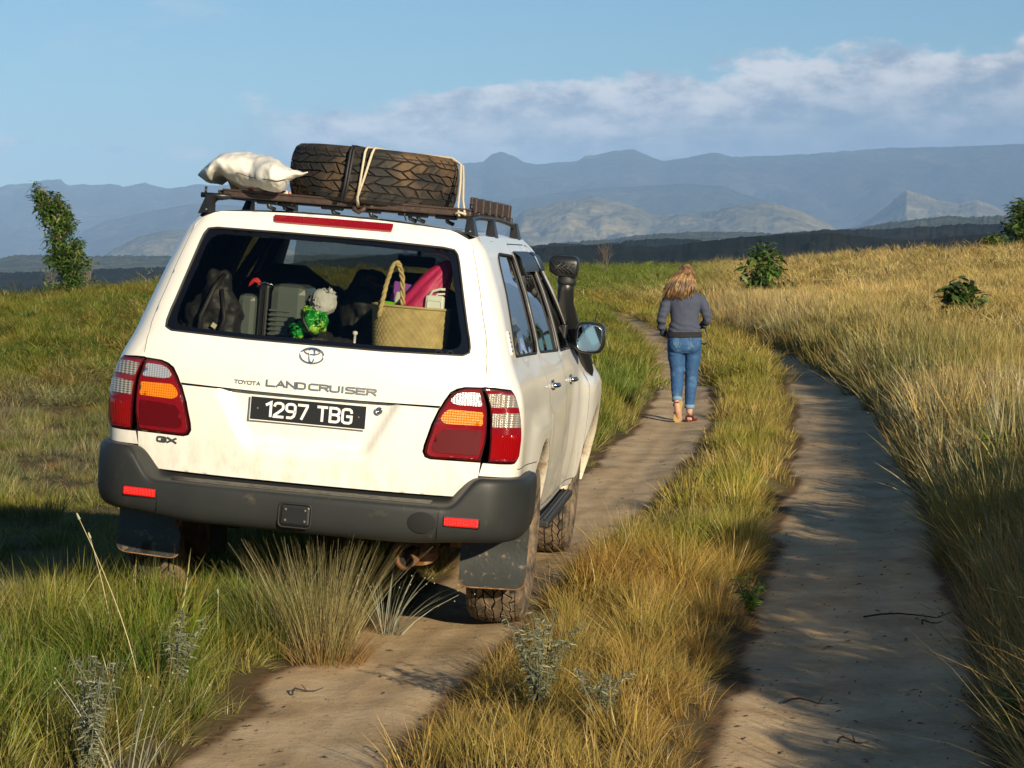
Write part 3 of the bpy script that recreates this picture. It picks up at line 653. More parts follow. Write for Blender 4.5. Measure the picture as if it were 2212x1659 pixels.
def lens_mat(name, col, rough=.12, rib=0, riby=0, metal=.0, dist=.0015, sub=0):
    m = mat(name, col, rough, metal, coat=1); nt = m.node_tree; N = nt.nodes; L = nt.links; b = N['Principled BSDF']; b.inputs['Coat Roughness'].default_value = .05
    tc = N.new('ShaderNodeTexCoord'); sp = N.new('ShaderNodeSeparateXYZ'); L.new(tc.outputs['Object'], sp.inputs[0]); h = None
    for k, ax in ((rib, 0), (riby, 2)):
        if not k: continue
        a = N.new('ShaderNodeMath'); a.operation = 'MULTIPLY'; L.new(sp.outputs[ax], a.inputs[0]); a.inputs[1].default_value = k
        s_ = N.new('ShaderNodeMath'); s_.operation = 'SINE'; L.new(a.outputs[0], s_.inputs[0]); o = s_.outputs[0]
        if h is None: h = o
        else:
            q = N.new('ShaderNodeMath'); q.operation = 'ADD'; L.new(h, q.inputs[0]); L.new(o, q.inputs[1]); h = q.outputs[0]
    if h is not None:
        bu = N.new('ShaderNodeBump'); bu.inputs['Strength'].default_value = 1; bu.inputs['Distance'].default_value = dist
        L.new(h, bu.inputs['Height']); L.new(bu.outputs[0], b.inputs['Normal'])
    return m
M_RED = lens_mat('lens_red', (.24, .003, .010), .18, 0, 1700, dist=.0006)
M_REDD = lens_mat('lens_dark_red', (.10, .002, .005), .30, 0, 1500, dist=.0004)
for _m in (M_REDD,): _m.node_tree.nodes['Principled BSDF'].inputs['Coat Weight'].default_value = .15; _m.node_tree.nodes['Principled BSDF'].inputs['Specular IOR Level'].default_value = .2; _m.node_tree.nodes['Principled BSDF'].inputs['Roughness'].default_value = .45
M_AMB = lens_mat('lens_amber', (.75, .20, .005), .2, 560, 560, dist=.0006)
M_CLR = lens_mat('lens_clear', (.72, .74, .80), .2, 520, 800, metal=.6, dist=.0006)
M_CLR2 = lens_mat('lens_clear_outer', (.80, .70, .58), .26, 300, 620, metal=.7, dist=.0016)
M_REDF = lens_mat('lens_frame', (.055, .002, .004), .2)
M_REFL = lens_mat('reflector_red', (.80, .012, .008), .3, 900, 900, dist=.0006)
M_BRK = lens_mat('brake_red', (.26, .002, .004), .15, 700, 0, dist=.0008)

car = empty('off_road_car', label='white off-road car with grey bumper and roof rack, parked on the left wheel lane', cat='car')
car.matrix_world = CARM
# ------------------------------------------------------------------ body surface
_Z = [.30, .40, .55, .70, .85, 1.0, 1.1, 1.18, 1.24, 1.30, 1.36, 1.45, 1.6, 1.8, 1.86, 1.90, 2.0]
def _tab(v):
    zz = np.arange(.2, 2.1, .004); t = np.interp(zz, _Z, v); k = np.exp(-.5*(np.arange(-12, 13)*.004/.017)**2); k /= k.sum()
    return zz, np.convolve(np.pad(t, 12, 'edge'), k, 'valid')
_TW = _tab([.86, .885, .92, .94, .950, .952, .943, .924, .896, .868, .850, .822, .773, .694, .640, .60, .56])
_TY = _tab([.07, .06, .045, .03, .012, 0, 0, 0, .006, .022, .048, .086, .150, .240, .285, .330, .42])
_TR = _tab([.14, .14, .14, .14, .14, .14, .14, .15, .16, .17, .17, .17, .16, .13, .10, .08, .06])
def BW(z): return float(np.interp(z, *_TW))
def BY(z): return float(np.interp(z, *_TY))
def BR(z): return float(np.interp(z, *_TR))
def bow(x): return .08*(abs(x)/.78)**2.5
def ssf(t): t = max(0., min(1., t)); return t*t*(3-2*t)
def side_off(y, z):
    o = .030*ssf((y-.9)/1.6)*ssf((1.85-z)/.5)
    o += .038*exp(-((y-1.05)/.50)**4)*ssf((1.06-z)/.10)*ssf((y-.30)/.35)
    o += .075*exp(-((y-3.95)/.55)**4)*ssf((1.16-z)/.12)
    o += .012*exp(-((z-.86)/.05)**2)*0
    return o-.10*ssf((y-4.45)/.4)**2
def SF(s, z):
    sg = 1 if s >= 0 else -1; s = abs(s); w = BW(z); rc = BR(z); xc = w-rc
    if s <= 1: return np.array([sg*s*xc, BY(z)+bow(s*xc), z])
    yc = BY(z)+bow(xc); sl = .08*2.5/.78*(xc/.78)**1.5; y3 = yc+rc*1.25
    if s <= 2:
        t = s-1; k = .6; P = ((xc, yc), (xc+rc*k, yc+sl*rc*k), (w, y3-rc*1.25*k), (w, y3)); b = ((1-t)**3, 3*t*(1-t)**2, 3*t*t*(1-t), t**3)
        x = sum(i*p[0] for i, p in zip(b, P)); y = sum(i*p[1] for i, p in zip(b, P))
    else: x, y = w, y3+(s-2)
    return np.array([sg*(x+side_off(y, z)), y, z])
def s_of_x(x, z): return x/(BW(z)-BR(z))
def s_of_y(y, z): w = BW(z); rc = BR(z); return 2+y-(BY(z)+bow(w-rc)+rc*1.25)
def SY(x, z): return BY(z)+bow(x)           # rear face depth
def roof_z(x, y): return 1.906-.030*(x/.6)**2-.028*(abs(x)/.655)**10-.05*ssf((y-2.3)/.9)**2
def mirror(l): return [(-a, b) for a, b in l][::-1]
# outlines on the body (s, z)
GAP = [(.955, .795), (.966, .866), (.985, .95), (.99, 1.05), (1.0, 1.19), (1.093, 1.221), (1.221, 1.282), (1.30, 1.352), (1.335, 1.432), (1.335, 1.512), (1.365, 1.634), (1.381, 1.705), (1.392, 1.787), (1.55, 1.84)]
G = .0045/.8
# --- tailgate, upper half (window opening, seat of the inner lamps) and lower half (recess for the plate)
WIN = [(-.615, 1.733), (-.602, 1.768), (-.575, 1.792), (-.526, 1.800), (-.2, 1.803), (.2, 1.803), (.51, 1.796), (.562, 1.789), (.592, 1.768), (.608, 1.733), (.697, 1.40), (.701, 1.365), (.690, 1.342), (.66, 1.328), (.3, 1.319), (-.3, 1.319), (-.66, 1.326), (-.690, 1.340), (-.702, 1.368), (-.697, 1.42)]
WINS = [(s_of_x(x, z), z) for x, z in WIN]
LIN = [(1.0, 1.192), (.897, 1.188), (.852, 1.178), (.807, 1.160), (.764, 1.126), (.722, 1.078), (.688, 1.012), (.657, .919), (.652, .890), (.664, .871), (.69, .863), (.947, .864), (.966, .866)]
def lin_at(z):  # inner edge of lamp at height z
    e = sorted((b, a) for a, b in LIN[2:10]); return float(np.interp(z, [q[0] for q in e], [q[1] for q in e]))
gz = [p[1] for p in GAP]; gs = [p[0] for p in GAP]
def gap_s(z): return float(np.interp(z, gz, gs))-G
TOPZ = 1.842
upper_r = [(lin_at(1.097)-G, 1.099)]+[(a-G if i > 1 else a, b+(.004 if i < 4 else 0)) for i, (a, b) in list(enumerate(LIN))[5:0:-1]]+[(gap_s(1.20)-.0, 1.197)]+[(gap_s(z), z) for z in (1.221, 1.25, 1.282, 1.352, 1.39, 1.432, 1.47, 1.512, 1.57, 1.634, 1.705, 1.787, 1.815)]+[(1.42, TOPZ), (1.15, 1.868), (.98, 1.878), (.75, 1.886), (.4, 1.894), (.0, 1.897)]
upper = upper_r+[(-a, b) for a, b in upper_r[::-1][1:]]
upper = upper+[(-.3, 1.0935), (0, 1.0925), (.3, 1.0935)]
panel('tailgate_upper', upper, SF, [M_WHITE, M_TRIM], car, holes=[resample(WINS, .05)], step=.035, thick=.02)
def rec_mask(x, z):
    hw = float(np.interp(z, [.80, .86, .95, 1.09], [.255, .30, .352, .424])); return ssf((hw-abs(x))/.065)*ssf((z-.826)/.06)
def SFL(s, z):
    p = SF(s, z); p[1] += .046*rec_mask(p[0], z)+.012*exp(-((z-.70)/.03)**2)*0
    return p
lower_r = [(0, .698), (.45, .698), (.80, .699), (.895, .700), (.925, .708), (.955, .775), (.960, .80), (.962, .859), (.945, .859), (.69, .858), (.660, .866), (.645, .889), (.650, .921), (.681, 1.014), (.712, 1.07), (lin_at(1.089)-G*1.6, 1.089)]
lower = lower_r+[(0, 1.0865)]+[(-a, b) for a, b in lower_r[::-1]][:-1]
panel('tailgate_lower', lower, SFL, [M_WHITE, M_TRIM], car, step=.022, thick=.02)
# --- rear glass: black border and clear pane
inner = [(x*.925-.0, 1.565+(z-1.565)*.90) for x, z in WIN]
INS = [(s_of_x(x, z), z) for x, z in inner]
rw = panel('rear_window', [(a*.997, 1.56+(b-1.56)*.992) for a, b in WINS], SF, M_BAND, car, holes=[rounded(INS, .03)], step=.04, thick=.006, off=-.006)
panel('pane', rounded(INS, .03), SF, M_GLASS, rw, step=.05, thick=.003, off=-.0075)
tr = MB()
tr.tube([SF(a, b)+np.array([0, .002, 0]) for a, b in resample([(q[0]*1.0, q[1]) for q in WINS], .04)+[WINS[0]]], .0055, 6, cap=False); tr.build('window_seal', M_RUB, rw)
# --- body sides: one piece each from the tailgate gap to the front, with door and window openings
def Y2(pts): return [(s_of_y(y, z), z) for y, z in pts]
def arc(cy_, cz_, r, a0, a1, n=14): return [(cy_+r*cos(radians(a0+(a1-a0)*i/n)), cz_+r*sin(radians(a0+(a1-a0)*i/n))) for i in range(n+1)]
QW = rounded([(.46, 1.325), (1.40, 1.305), (1.46, 1.36), (1.50, 1.775), (.90, 1.785), (.78, 1.76)], [.05, .03, .02, .05, .05, .07])
RD = rounded([(1.52, 1.835), (2.425, 1.835), (2.425, .50), (1.80, .50), (1.70, .74), (1.58, .98), (1.475, 1.12), (1.475, 1.30)], [.06, .03, .04, .05, .2, .2, .1, .1])
FD = rounded([(2.455, 1.835), (2.66, 1.825), (3.36, 1.30), (3.50, 1.20), (3.50, .50), (2.455, .50)], [.03, .10, .06, .03, .04, .03])
RDW = rounded([(1.545, 1.305), (1.60, 1.785), (2.36, 1.79), (2.38, 1.285)], .04)
FDW = rounded([(2.50, 1.28), (2.50, 1.79), (2.64, 1.78), (3.27, 1.30), (3.27, 1.27)], [.03, .03, .08, .03, .02])
def shrink(poly, d):
    P = np.array(poly); n = len(P); A = .5*sum(P[i][0]*P[(i+1) % n][1]-P[(i+1) % n][0]*P[i][1] for i in range(n)); out = []
    for i in range(n):
        a = P[i]-P[i-1]; b = P[(i+1) % n]-P[i]; t = a/(np.linalg.norm(a)+1e-9)+b/(np.linalg.norm(b)+1e-9); t /= np.linalg.norm(t)+1e-9
        nn = np.array([-t[1], t[0]])*(1 if A > 0 else -1); out.append(P[i]+nn*d)
    return out
side_r = [(gap_s(.80)+2*G, .80), (.975, .858)]+[(1.2, .857), (1.525, .858), (1.61, .862), (1.705, .884), (1.72, .97), (1.69, 1.055), (1.64, 1.12), (1.60, 1.176), (1.55, 1.192), (1.2, 1.198), (1.01, 1.199)]
side_r += [(gap_s(z)+2*G, z) for z in (1.221, 1.25, 1.282, 1.352, 1.39, 1.432, 1.47, 1.512, 1.57, 1.634, 1.705, 1.787, 1.815)]+[(1.42+2*G, 1.842)]
side_r += [(s_of_y(.5, 1.862), 1.862)]+Y2([(y, 1.862) for y in (1, 1.5, 2, 2.4, 2.66)])+Y2([(2.80, 1.82), (3.0, 1.67), (3.25, 1.47), (3.50, 1.27), (3.62, 1.20), (4.2, 1.17), (4.55, 1.10), (4.72, .98), (4.74, .70), (4.50, .62)])
side_r += Y2(arc(3.90, .44, .475, 22, 172)+[(3.42, .47), (1.60, .47)]+arc(1.05, .44, .475, 8, 150))+Y2([(.58, .80)])
def side_part(name, outline, holes=(), sg=1, par=None, mats=None, **k):
    o = [(sg*a, b) for a, b in outline]; h = [[(sg*a, b) for a, b in q] for q in holes]
    return panel(name, o, SF, mats or [M_WHITE, M_TRIM], par or car, holes=h, outward=(sg, 0, 0), **k)
tuftgap = .004
for sg in (1, -1):
    side_part('body_side', side_r, [Y2(QW), Y2(RD), Y2(FD)], sg, step=.045, thick=.02)
    g = side_part('quarter_window', Y2(shrink(QW, .003)), (), sg, step=.08, thick=.004, off=-.006, mats=M_GLASSD)
    s_ = MB(); s_.tube([SF(sg*a, b) for a, b in resample(Y2(QW), .05)+[Y2(QW)[0]]], .007, 6, cap=False); s_.build('window_seal', M_RUB, g)
    for nm, D_, W_, hy, hz, fr in (('rear_door', RD, RDW, 1.66, 1.137, 0), ('front_door', FD, FDW, 2.62, 1.12, 1)):
        dr = side_part(nm, Y2(shrink(D_, .005)), [Y2(W_)], sg, step=.045, thick=.02)
        side_part('window', Y2(shrink(W_, .003)), (), sg, par=dr, step=.08, thick=.004, off=-.008, mats=M_GLASSD)
        s_ = MB(); s_.tube([SF(sg*a, b) for a, b in resample(Y2(W_), .05)+[Y2(W_)[0]]], .008, 6, cap=False); s_.build('window_seal', M_RUB, dr)
        # handle: chrome bowl with a lever
        hx = SF(sg*s_of_y(hy, hz), hz)[0]; hb = MB()
        hb.lathe([(.052, 0), (.050, .004), (.040, .002), (.0, .0)], 20, Matrix.Translation((hx+sg*.001, hy, hz)) @ Matrix.Rotation(sg*pi/2, 4, 'Y') @ Matrix.Diagonal((.62, 1, 1, 1)))
        hb.tube([(hx+sg*.004, hy-.075, hz+.004), (hx+sg*.030, hy-.05, hz+.006), (hx+sg*.034, hy, hz+.006), (hx+sg*.030, hy+.05, hz+.004), (hx+sg*.004, hy+.075, hz)], .0125, 10)
        hb.build('door_handle', M_CHROME, dr)
    # smoked rain visors over the side windows
    for (ya, yb, drop) in ((1.60, 2.38, 0), (2.48, 2.72, 0)):
        V = []; F = []; n = 10
        for i in range(n+1):
            y = ya+(yb-ya)*i/n
            for (zz, oo) in ((1.80, .004), (1.775, .030), (1.72, .034), (1.70, .030)):
                p = SF(sg*s_of_y(y, zz), zz); V.append((p[0]+sg*oo, y, zz))
        for i in range(n):
            for k in range(3): F.append((i*4+k, i*4+k+1, i*4+4+k+1, i*4+4+k))
        mobj('rain_visor', pymesh('rain_visor', V, F), M_BLK, car)
    vo = rounded(Y2([(.30, 1.338), (.385, 1.338), (.375, 1.442), (.30, 1.442)]), .01)
    vn = panel('cabin_vent', [(sg*a, b) for a, b in vo], SF, M_WHITE, car, step=.03, thick=.006, off=.006, outward=(sg, 0, 0))
    for i in range(5):
        z0 = 1.350+.0195*i; panel('slot', [(sg*a, b) for a, b in Y2([(.313, z0), (.366, z0), (.366, z0+.007), (.313, z0+.007)])], SF, M_TRIM, vn, step=.03, thick=.002, off=.0072, outward=(sg, 0, 0))
    # wheel arch: rust-specked inner lip and a dusty liner
    for cy_, cz_, ca in ((1.05, .44, 'rear'), (3.90, .44, 'front')):
        n = 26; V = []; F = []
        for i in range(n+1):
            a = radians(-4+188*i/n); y = cy_+.474*cos(a); z = max(.36, cz_+.474*sin(a)); x = abs(SF(s_of_y(max(y, .35), z), z)[0])
            for (dx, dr_) in ((-.001, 0), (-.006, -.012), (-.03, -.016), (-.05, -.010)):
                V.append((sg*(x+dx), cy_+(.474+dr_)*cos(a), max(.36, cz_+(.474+dr_)*sin(a))))
        for i in range(n):
            for k in range(3): F.append((i*4+k, i*4+k+1, i*4+5+k, i*4+4+k))
        mobj('wheel_arch_lip', pymesh('wheel_arch_lip', V, F), M_RUSTW, car)
        V = []; F = []
        for i in range(n+1):
            a = radians(-4+188*i/n)
            for xx in (.90, .62): V.append((sg*xx, cy_+.47*cos(a), max(.36, cz_+.47*sin(a))))
        for i in range(n): F.append((2*i, 2*i+1, 2*i+3, 2*i+2))
        mobj('wheel_liner', pymesh('wheel_liner', V, F), M_RUST, car)
    # side step with ribbed tread
    st = MB(); st.box(sg*.80, sg*.985, 1.68, 3.36, .405, .440, .008); sp_ = st.build('side_step', M_BUMP, car)
    rb = MB()
    for i in range(6): rb.box(sg*(.83+.026*i)-.005, sg*(.83+.026*i)+.005, 1.72, 3.32, .441, .449, .002)
    rb.build('step_tread', M_BLK, sp_)
    # seam line of the lower side moulding
    sm = MB(); sm.tube([SF(sg*s, .835-.02*ssf((s-2)/1.5)) for s in np.linspace(1.73, 2.42, 12)], .0022, 5); sm.build('side_seam', M_TRIM, car)
# --- roof and cowl
RO = [(-.655, .42), (-.60, .36), (-.3, .345), (0, .34), (.3, .345), (.60, .36), (.655, .42), (.655, 2.62), (.6, 2.76), (0, 2.82), (-.6, 2.76), (-.655, 2.62)]
panel('roof', RO, lambda x, y: np.array([x, y, roof_z(x, y)]), [M_WHITE, M_TRIM], car, step=.06, thick=.02, outward=(0, 0, 1))
def WS(x, t): return np.array([x*(1+.22*t), 2.83+.70*t-.10*(x/.7)**2*(1), 1.835-.60*t])
panel('windscreen', rounded([(-.63, .03), (.63, .03), (.66, .95), (-.66, .95)], .05), WS, M_GLASS, car, step=.1, thick=.004)
panel('bonnet', [(-.84, 3.45), (.84, 3.45), (.86, 4.0), (.80, 4.55), (.6, 4.72), (-.6, 4.72), (-.80, 4.55), (-.86, 4.0)], lambda x, y: np.array([x, y, 1.215-.045*(y-3.45)-.04*(x/.85)**4-.05*ssf((y-4.3)/.5)]), [M_WHITE, M_TRIM], car, step=.1, thick=.02, outward=(0, 0, 1))
nb = MB(); nb.box(-.88, .88, 4.62, 4.78, .62, 1.06, .05); nb.build('grille', M_BLK, car)
nb = MB(); nb.box(-.96, .96, 4.70, 4.90, .45, .70, .06); nb.build('front_bumper', M_BUMP, car)
# --- lamps
def lamp(sg, inner_):
    LO = [(1.014, .866), (1.2, .865), (1.525, .866), (1.60, .869), (1.69, .890), (1.705, .97), (1.675, 1.053), (1.626, 1.117), (1.588, 1.170), (1.545, 1.185), (1.2, 1.190), (1.012, 1.191)]
    if inner_: out = [(1.0-.012, 1.190), (.897, 1.186), (.855, 1.176), (.812, 1.158), (.769, 1.125), (.727, 1.077), (.693, 1.012), (.662, .919), (.657, .891), (.668, .874), (.69, .866), (.947, .867), (.962, .868), (.978, .95), (.982, 1.05)]
    else: out = LO
    f = lambda l: [(sg*a, b) for a, b in l]
    base = panel('tail_lamp', f(out), SF, M_REDF, car, step=.03, thick=.012, off=.004, outward=(sg*(0 if inner_ else 1), -1, 0))
    def lens(nm, l, m, off=.010): return panel(nm, rounded(f(l), .012, 4), SF, m, base, step=.02, thick=.010, off=off, outward=(sg*(0 if inner_ else 1), -1, 0))
    if inner_:
        lens('red_lens', [(.972, 1.182), (.90, 1.180), (.862, 1.171), (.82, 1.152), (.778, 1.12), (.737, 1.073), (.703, 1.01), (.675, .925), (.669, .893), (.677, .880), (.70, .874), (.945, .876), (.968, .95), (.974, 1.05)], M_RED)
        lens('clear_lens', [(.968, 1.172), (.873, 1.168), (.832, 1.158), (.795, 1.132), (.797, 1.118), (.828, 1.111), (.962, 1.112)], M_CLR, .0135)
        lens('amber_lens', [(.962, 1.086), (.779, 1.089), (.748, 1.070), (.733, 1.044), (.742, 1.030), (.765, 1.023), (.958, 1.026)], M_AMB, .0135)
        lens('fog_lens', [(.955, 1.005), (.745, .998), (.715, .975), (.697, .925), (.695, .905), (.72, .893), (.945, .893)], M_REDD, .0135)
    else:
        lens('red_lens', [(1.03, .874), (1.2, .873), (1.52, .874), (1.59, .878), (1.67, .897), (1.69, .97), (1.66, 1.05), (1.612, 1.113), (1.575, 1.162), (1.54, 1.176), (1.2, 1.182), (1.025, 1.183)], M_RED)
        lens('clear_lens', [(1.03, 1.168), (1.25, 1.172), (1.504, 1.168), (1.575, 1.146), (1.59, 1.113), (1.3, 1.112), (1.03, 1.110)], M_CLR2, .0135)
        lens('clear_lens', [(1.03, 1.082), (1.3, 1.088), (1.605, 1.088), (1.655, 1.027), (1.3, 1.023), (1.03, 1.021)], M_CLR2, .0135)
        lens('brake_lens', [(1.03, .885), (1.3, .885), (1.56, .887), (1.65, .905), (1.66, .97), (1.64, .995), (1.3, .992), (1.03, .988)], M_BRK, .0135)
for sg in (1, -1): lamp(sg, True); lamp(sg, False)
bo = rounded([(-.515, 1.873), (0, 1.876), (.515, 1.876), (.495, 1.844), (0, 1.844), (-.49, 1.844)], .012)
bl = panel('high_brake_lamp', bo, SF, M_BRK, car, step=.03, thick=.03, off=.012)
# --- badges, plate, lock
GL = {'1': [[(.05, .82), (.30, 1), (.30, 0)]], '2': [[(0, .80), (.04, .93), (.16, 1), (.34, 1), (.46, .93), (.5, .80), (.5, .66), (.44, .54), (.02, .10), (0, 0), (.5, 0)]],
      '9': [[(.5, .46), (.12, .46), (.02, .55), (0, .64), (0, .86), (.08, .97), (.18, 1), (.32, 1), (.42, .97), (.5, .86), (.5, .40), (.44, .14), (.30, 0), (.06, 0)]], '7': [[(0, 1), (.5, 1), (.5, .90), (.20, 0)]],
      'T': [[(0, 1), (.5, 1)], [(.25, 1), (.25, 0)]], 'B': [[(0, 0), (0, 1), (.34, 1), (.46, .93), (.5, .84), (.5, .66), (.44, .56), (.34, .52), (0, .52)], [(.34, .52), (.46, .45), (.5, .36), (.5, .15), (.44, .05), (.34, 0), (0, 0)]],
      'G': [[(.5, .78), (.48, .90), (.38, 1), (.14, 1), (.03, .92), (0, .80), (0, .20), (.03, .08), (.14, 0), (.38, 0), (.48, .08), (.5, .20), (.5, .48), (.26, .48)]],
      'L': [[(0, 1), (0, 0), (.5, 0)]], 'A': [[(0, 0), (.25, 1), (.5, 0)], [(.09, .32), (.41, .32)]], 'N': [[(0, 0), (0, 1), (.5, 0), (.5, 1)]], 'D': [[(0, 0), (0, 1), (.36, 1), (.48, .88), (.5, .76), (.5, .24), (.48, .12), (.36, 0), (0, 0)]],
      'C': [[(.5, 1), (.13, 1), (.02, .9), (0, .78), (0, .22), (.02, .1), (.13, 0), (.5, 0)]], 'R': [[(0, 0), (0, 1), (.38, 1), (.49, .92), (.5, .78), (.48, .62), (.38, .52), (0, .52)], [(.26, .52), (.5, 0)]],
      'U': [[(0, 1), (0, .22), (.03, .08), (.14, 0), (.36, 0), (.47, .08), (.5, .22), (.5, 1)]], 'I': [[(.08, 0), (.08, 1)]], 'S': [[(.5, 1), (.12, 1), (.02, .93), (0, .80), (.02, .60), (.12, .52), (.38, .50), (.48, .42), (.5, .22), (.48, .07), (.38, 0), (0, 0)]],
      'E': [[(.5, 1), (0, 1), (0, 0), (.5, 0)], [(0, .52), (.44, .52)]], 'O': [[(.25, 1), (.14, 1), (.03, .92), (0, .80), (0, .20), (.03, .08), (.14, 0), (.36, 0), (.47, .08), (.5, .20), (.5, .80), (.47, .92), (.36, 1), (.25, 1)]],
      'Y': [[(0, 1), (.25, .48), (.5, 1)], [(.25, .48), (.25, 0)]], 'X': [[(0, 1), (.5, 0)], [(0, 0), (.5, 1)]]}
def letters(txt, x0, x1, z0, z1, w, depth, m, name, par, ysurf, wid=None, slant=0):
    """one raised letter per object, drawn with strokes of width w"""
    adv = [.16 if c == 'I' else .30 if c == '1' else .35 if c == ' ' else .5 for c in txt]; gap = .17 if wid is None else wid; tot = sum(adv)+gap*(len(txt)-1); k = (x1-x0)/tot; u = 0
    for c, a in zip(txt, adv):
        if c != ' ':
            b = MB()
            for si_, st in enumerate(GL[c]):
                P = [Vector((x0+(u+p[0]-(.0 if c != '1' else .02))*k+slant*(p[1]), z0+w/2+(z1-z0-w)*p[1])) for p in st]; n = len(P); V = []
                for i in range(n):
                    d0 = (P[i]-P[i-1]).normalized() if i else (P[1]-P[0]).normalized(); d1 = (P[i+1]-P[i]).normalized() if i < n-1 else d0
                    t = (d0+d1).normalized(); nn = Vector((-t.y, t.x)); sc_m = 1/max(.5, abs(nn.dot(Vector((-d0.y, d0.x)))))
                    pt = P[i]-(t*w*.35 if i == 0 else 0*t)+(t*w*.35 if i == n-1 else 0*t)
                    for sgn in (1, -1):
                        q = pt+nn*sgn*w*.5*sc_m
                        for dy in (depth+si_*.0003, -.0005): V.append((q.x, ysurf(q.x, q.y)-dy, q.y))
                F = []
                for i in range(n-1):
                    o = i*4; F += [(o, o+4, o+6, o+2), (o+1, o+3, o+7, o+5), (o, o+1, o+5, o+4), (o+2, o+6, o+7, o+3)]
                F += [(0, 2, 3, 1), (n*4-4, n*4-3, n*4-1, n*4-2)]; b.add(V, F, False)
            b.build(name, m, par)
        u += a+gap
letters('TOYOTA', -.338, -.220, 1.119, 1.137, .0036, .003, M_BADGE, 'badge_letter', car, SY, .12)
letters('LAND', -.190, -.016, 1.119, 1.151, .0072, .005, M_BADGE, 'badge_letter', car, SY, .13)
letters('CRUISER', .003, .301, 1.119, 1.151, .0072, .005, M_BADGE, 'badge_letter', car, SY, .13)
letters('GX', -.682, -.592, .820, .849, .0085, .004, M_BADGE, 'badge_letter', car, SY, .10)
lg = MB()
def ell(cx_, cz_, a, b, r, n=36, tilt=0):
    pts = [(cx_+a*cos(2*pi*i/n), cz_+b*sin(2*pi*i/n)) for i in range(n+1)]
    lg.tube([(x, SY(x, z)-.004, z) for x, z in pts], r, 6, cap=False)
ell(0, 1.272, .053, .0335, .0042); ell(0, 1.2885, .034, .0115, .0034); ell(0, 1.272, .0125, .0300, .0034)
lg.build('round_emblem', M_CHROME, car)
M_PLK = mat('plate_black', (.012, .013, .015), .4); M_PLW = mat('plate_white', (.78, .78, .76), .5)
ya = .026
plb = MB(); plb.box(-.2635, .2635, ya+.001, ya+.004, .9615, 1.0705, .001); plate = plb.build('number_plate', M_PLW, car)
pk = MB(); pk.box(-.2595, .2595, ya-.001, ya+.002, .9665, 1.0675, .0005); pk.build('plate_face', M_PLK, plate)
PY = lambda x, z: ya-.001
letters('1297', -.190, -.004, .981, 1.053, .0115, .0015, M_PLW, 'plate_letter', plate, PY, .20)
letters('TBG', .045, .196, .981, 1.053, .0115, .0015, M_PLW, 'plate_letter', plate, PY, .20)
for x in (-.228, .228):
    sc_ = MB(); sc_.lathe([(0, .0025), (.0045, .002), (.005, 0)], 10, Matrix.Translation((x, ya-.0015, 1.017)) @ Matrix.Rotation(pi/2, 4, 'X')); sc_.build('plate_screw', M_STEEL, plate)
lk = MB(); lk.lathe([(.0165, -.008), (.0165, .006), (.014, .009), (.010, .007), (.009, .004), (0, .004)], 24, Matrix.Translation((.316, SY(.316, 1.053)+.030, 1.053)) @ Matrix.Rotation(pi/2, 4, 'X')); lk.build('tailgate_lock', M_CHROME, car)
# --- rear bumper
def bump_contour(s):
    W_ = .992; rc = .19; xc = W_-rc; sg = 1 if s >= 0 else -1; s = abs(s)
    if s <= 1: return sg*s*xc+.010, -.098+.060*(s*xc/.78)**2.6, 0
    t = s-1; y0 = -.098+.060*(xc/.78)**2.6
    if s <= 2:
        a = t*pi/2; return sg*(xc+rc*sin(a))+.010, y0+.045*t+.25*(1-cos(a)), a*sg
    return sg*(W_+.006*(s-2))+.010, y0+.045+.25+(s-2), sg*pi/2
def bump_rings():
    C0 = [(.215, .694), (.150, .690), (.135, .672), (.050, .668), (.014, .663), (.003, .652), (0, .635), (0, .56), (.010, .515), (.040, .488), (.10, .480), (.22, .485)]
    C1 = [(.13, .796), (.075, .800), (.060, .801), (.032, .801), (.014, .797), (.004, .783), (0, .755), (0, .61), (.010, .550), (.035, .515), (.09, .505), (.14, .51)]
    ss = list(np.linspace(-2.30, -2, 4))+list(np.linspace(-1.92, -1.08, 9))+list(np.linspace(-1, 1, 61))+list(np.linspace(1.08, 1.92, 9))+list(np.linspace(2, 2.30, 4)); R = []
    for s in ss:
        x, y, _ = bump_contour(s); e = 1e-3; x1, y1, _ = bump_contour(s+e); t = Vector((x1-x, y1-y, 0)).normalized(); inn = Vector((-t.y, t.x, 0))
        k = ssf((abs(x)-.665)/.135); kk = ssf((abs(x)-.45)/.4); ring = []
        for i, ((d0, z0), (d1, z1)) in enumerate(zip(C0, C1)):
            w = k if i < 7 else kk; d = d0*(1-w)+d1*w; z = z0*(1-w)+z1*w
            ring.append(Vector((x, y, z))+inn*d)
        R.append(ring)
    return R
R_ = bump_rings(); V = [p for r in R_ for p in r]; n = len(R_[0]); F = [(i*n+k, (i+1)*n+k, (i+1)*n+k+1, i*n+k+1) for i in range(len(R_)-1) for k in range(n-1)]
me = pymesh('rear_bumper', V, [f[::-1] for f in F]); bump = mobj('rear_bumper', me, M_BUMP, car)
sd_ = bump.modifiers.new('t', 'SOLIDIFY'); sd_.thickness = .006; sd_.offset = -1; m2 = evalmesh(bump); bump.modifiers.clear(); bump.data = m2
sb = bump.modifiers.new('s', 'SUBSURF'); sb.levels = 1; sb.render_levels = 1
def bump_y(x): return bump_contour((x-.01)/.802)[1]
